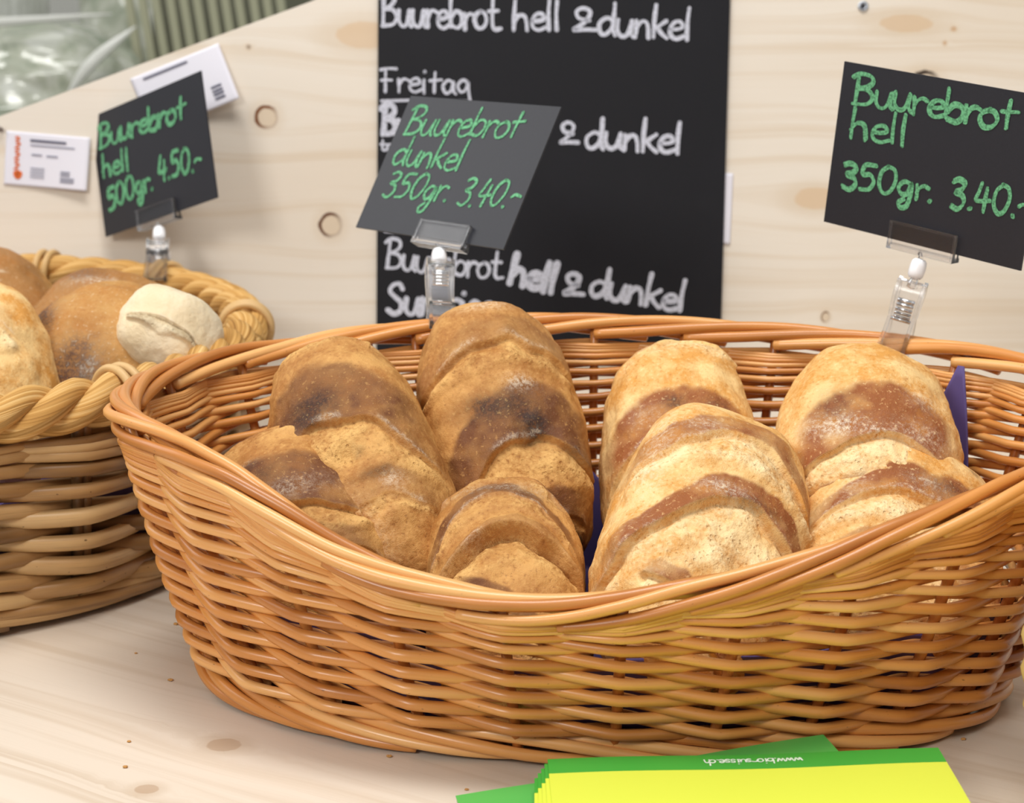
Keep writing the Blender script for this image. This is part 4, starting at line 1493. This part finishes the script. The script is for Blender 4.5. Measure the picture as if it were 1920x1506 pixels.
MAT['film'] = film_mat()
MAT['film_white'] = plain('white_film', lin(214, 216, 208), 0.3, 0.5)


def bag(label, c, dims, rot, seed, mat, fold=None):
    D, Q = cube_sphere(60)
    h = 0.12 * fbm(D * 1.8, 3, seed) + 0.05 * np.abs(fbm(D * np.array([2.5, 6, 4]), 3, seed + 3))
    pw = (np.sum(np.abs(D) ** 3.2, axis=1) ** (1 / 3.2))[:, None]
    P = D / pw * (1 + h)[:, None] * np.array(dims) / 2
    P[:, 2] = np.maximum(P[:, 2], -dims[2] * 0.48)
    mb = MB()
    mb.add(P, Q)
    c = (c[0], c[1], SH + dims[2] * 0.48 if c[2] is None else c[2])
    if fold is None:
        o = mb.build('produce_bag', mat)
    else:
        o = empty('produce_bag')
        mb.build('contents', mat, o)
        fb = MB()
        for pts, r in fold:
            Lp = smooth_line(pts, 8)
            fb.tube(Lp, 0.8 * r * (0.1 + np.sin(np.linspace(0.05, pi - 0.05, len(Lp)))), 8, flat=0.3, up=(0, 1, 0))
        fb.build('film_fold', MAT['film_white'], o)['label'] = 'white fold of film'
    o.location = c
    o.rotation_euler = (0, 0, rot)
    tag(o, label, 'bag', 'wrapped produce behind the board')


SH = 0.06
sh = MB()
sh.box((-0.45, 2.85, SH - 0.015), (1.1, 0.46, 0.015))
for x in (-1.5, 0.6):
    sh.box((x, 2.85, -0.3775), (0.02, 0.4, 0.4225))
o = sh.build('produce_shelf', plain('grey_shelf', lin(120, 128, 112), 0.5), smooth=False)
tag(o, 'grey green shelf behind the sloping pine board', 'shelf')


def make_crate():
    t = empty('slatted_crate', (-0.445, 2.80, SH))
    tag(t, 'olive slatted crate blurred behind the pine board', 'crate')
    wood_ = plain('olive_slat', lin(160, 160, 134), 0.6)
    mb = MB()
    mb.box((0, 0.10, 0.15), (0.125, 0.006, 0.15))
    mb.box((0, 0.02, 0.006), (0.125, 0.085, 0.006))
    mb.build('crate_body', plain('dark_olive', lin(92, 92, 76), 0.7), t, smooth=False)
    for i in range(12):
        mb = MB()
        mb.box((-0.112 + 0.0205 * i, -0.06, 0.142), (0.0058, 0.005, 0.138), np.array(Matrix.Rotation(-0.13 - 0.006 * (i % 3), 3, 'Y')))
        mb.build('slat', wood_, t, smooth=False)


make_crate()
bag('wide grey green film-wrapped bag at the far left behind the board', (-0.76, 2.62, None), (0.44, 0.30, 0.245), 0.08, 201, MAT['film'],
    fold=[([(0.14, -0.165, 0.03), (0.18, -0.17, 0.08), (0.235, -0.15, 0.125)], 0.009), ([(-0.2, -0.16, 0.115), (0.0, -0.16, 0.125), (0.2, -0.12, 0.14)], 0.008)])
bag('white film-wrapped bag at the upper left corner behind the green one', (-0.93, 3.02, None), (0.30, 0.22, 0.52), -0.1, 207, MAT['film_white'])
bag('dull green wrapped bag between the white bag and the slatted crate', (-0.60, 3.02, None), (0.22, 0.20, 0.34), 0.1, 211, MAT['film'])
bag('pale mint wrapped bag right of the slatted crate', (-0.19, 2.80, None), (0.23, 0.22, 0.36), 0.1, 217, plain('mint_film', lin(190, 208, 192), 0.3))
w = MB()
w.box((0, 3.6, 0.6), (2.9, 0.02, 1.4))
o = w.build('wall_far', plain('shop_wall', lin(205, 205, 198), 0.8), smooth=False)
o['kind'] = 'structure'
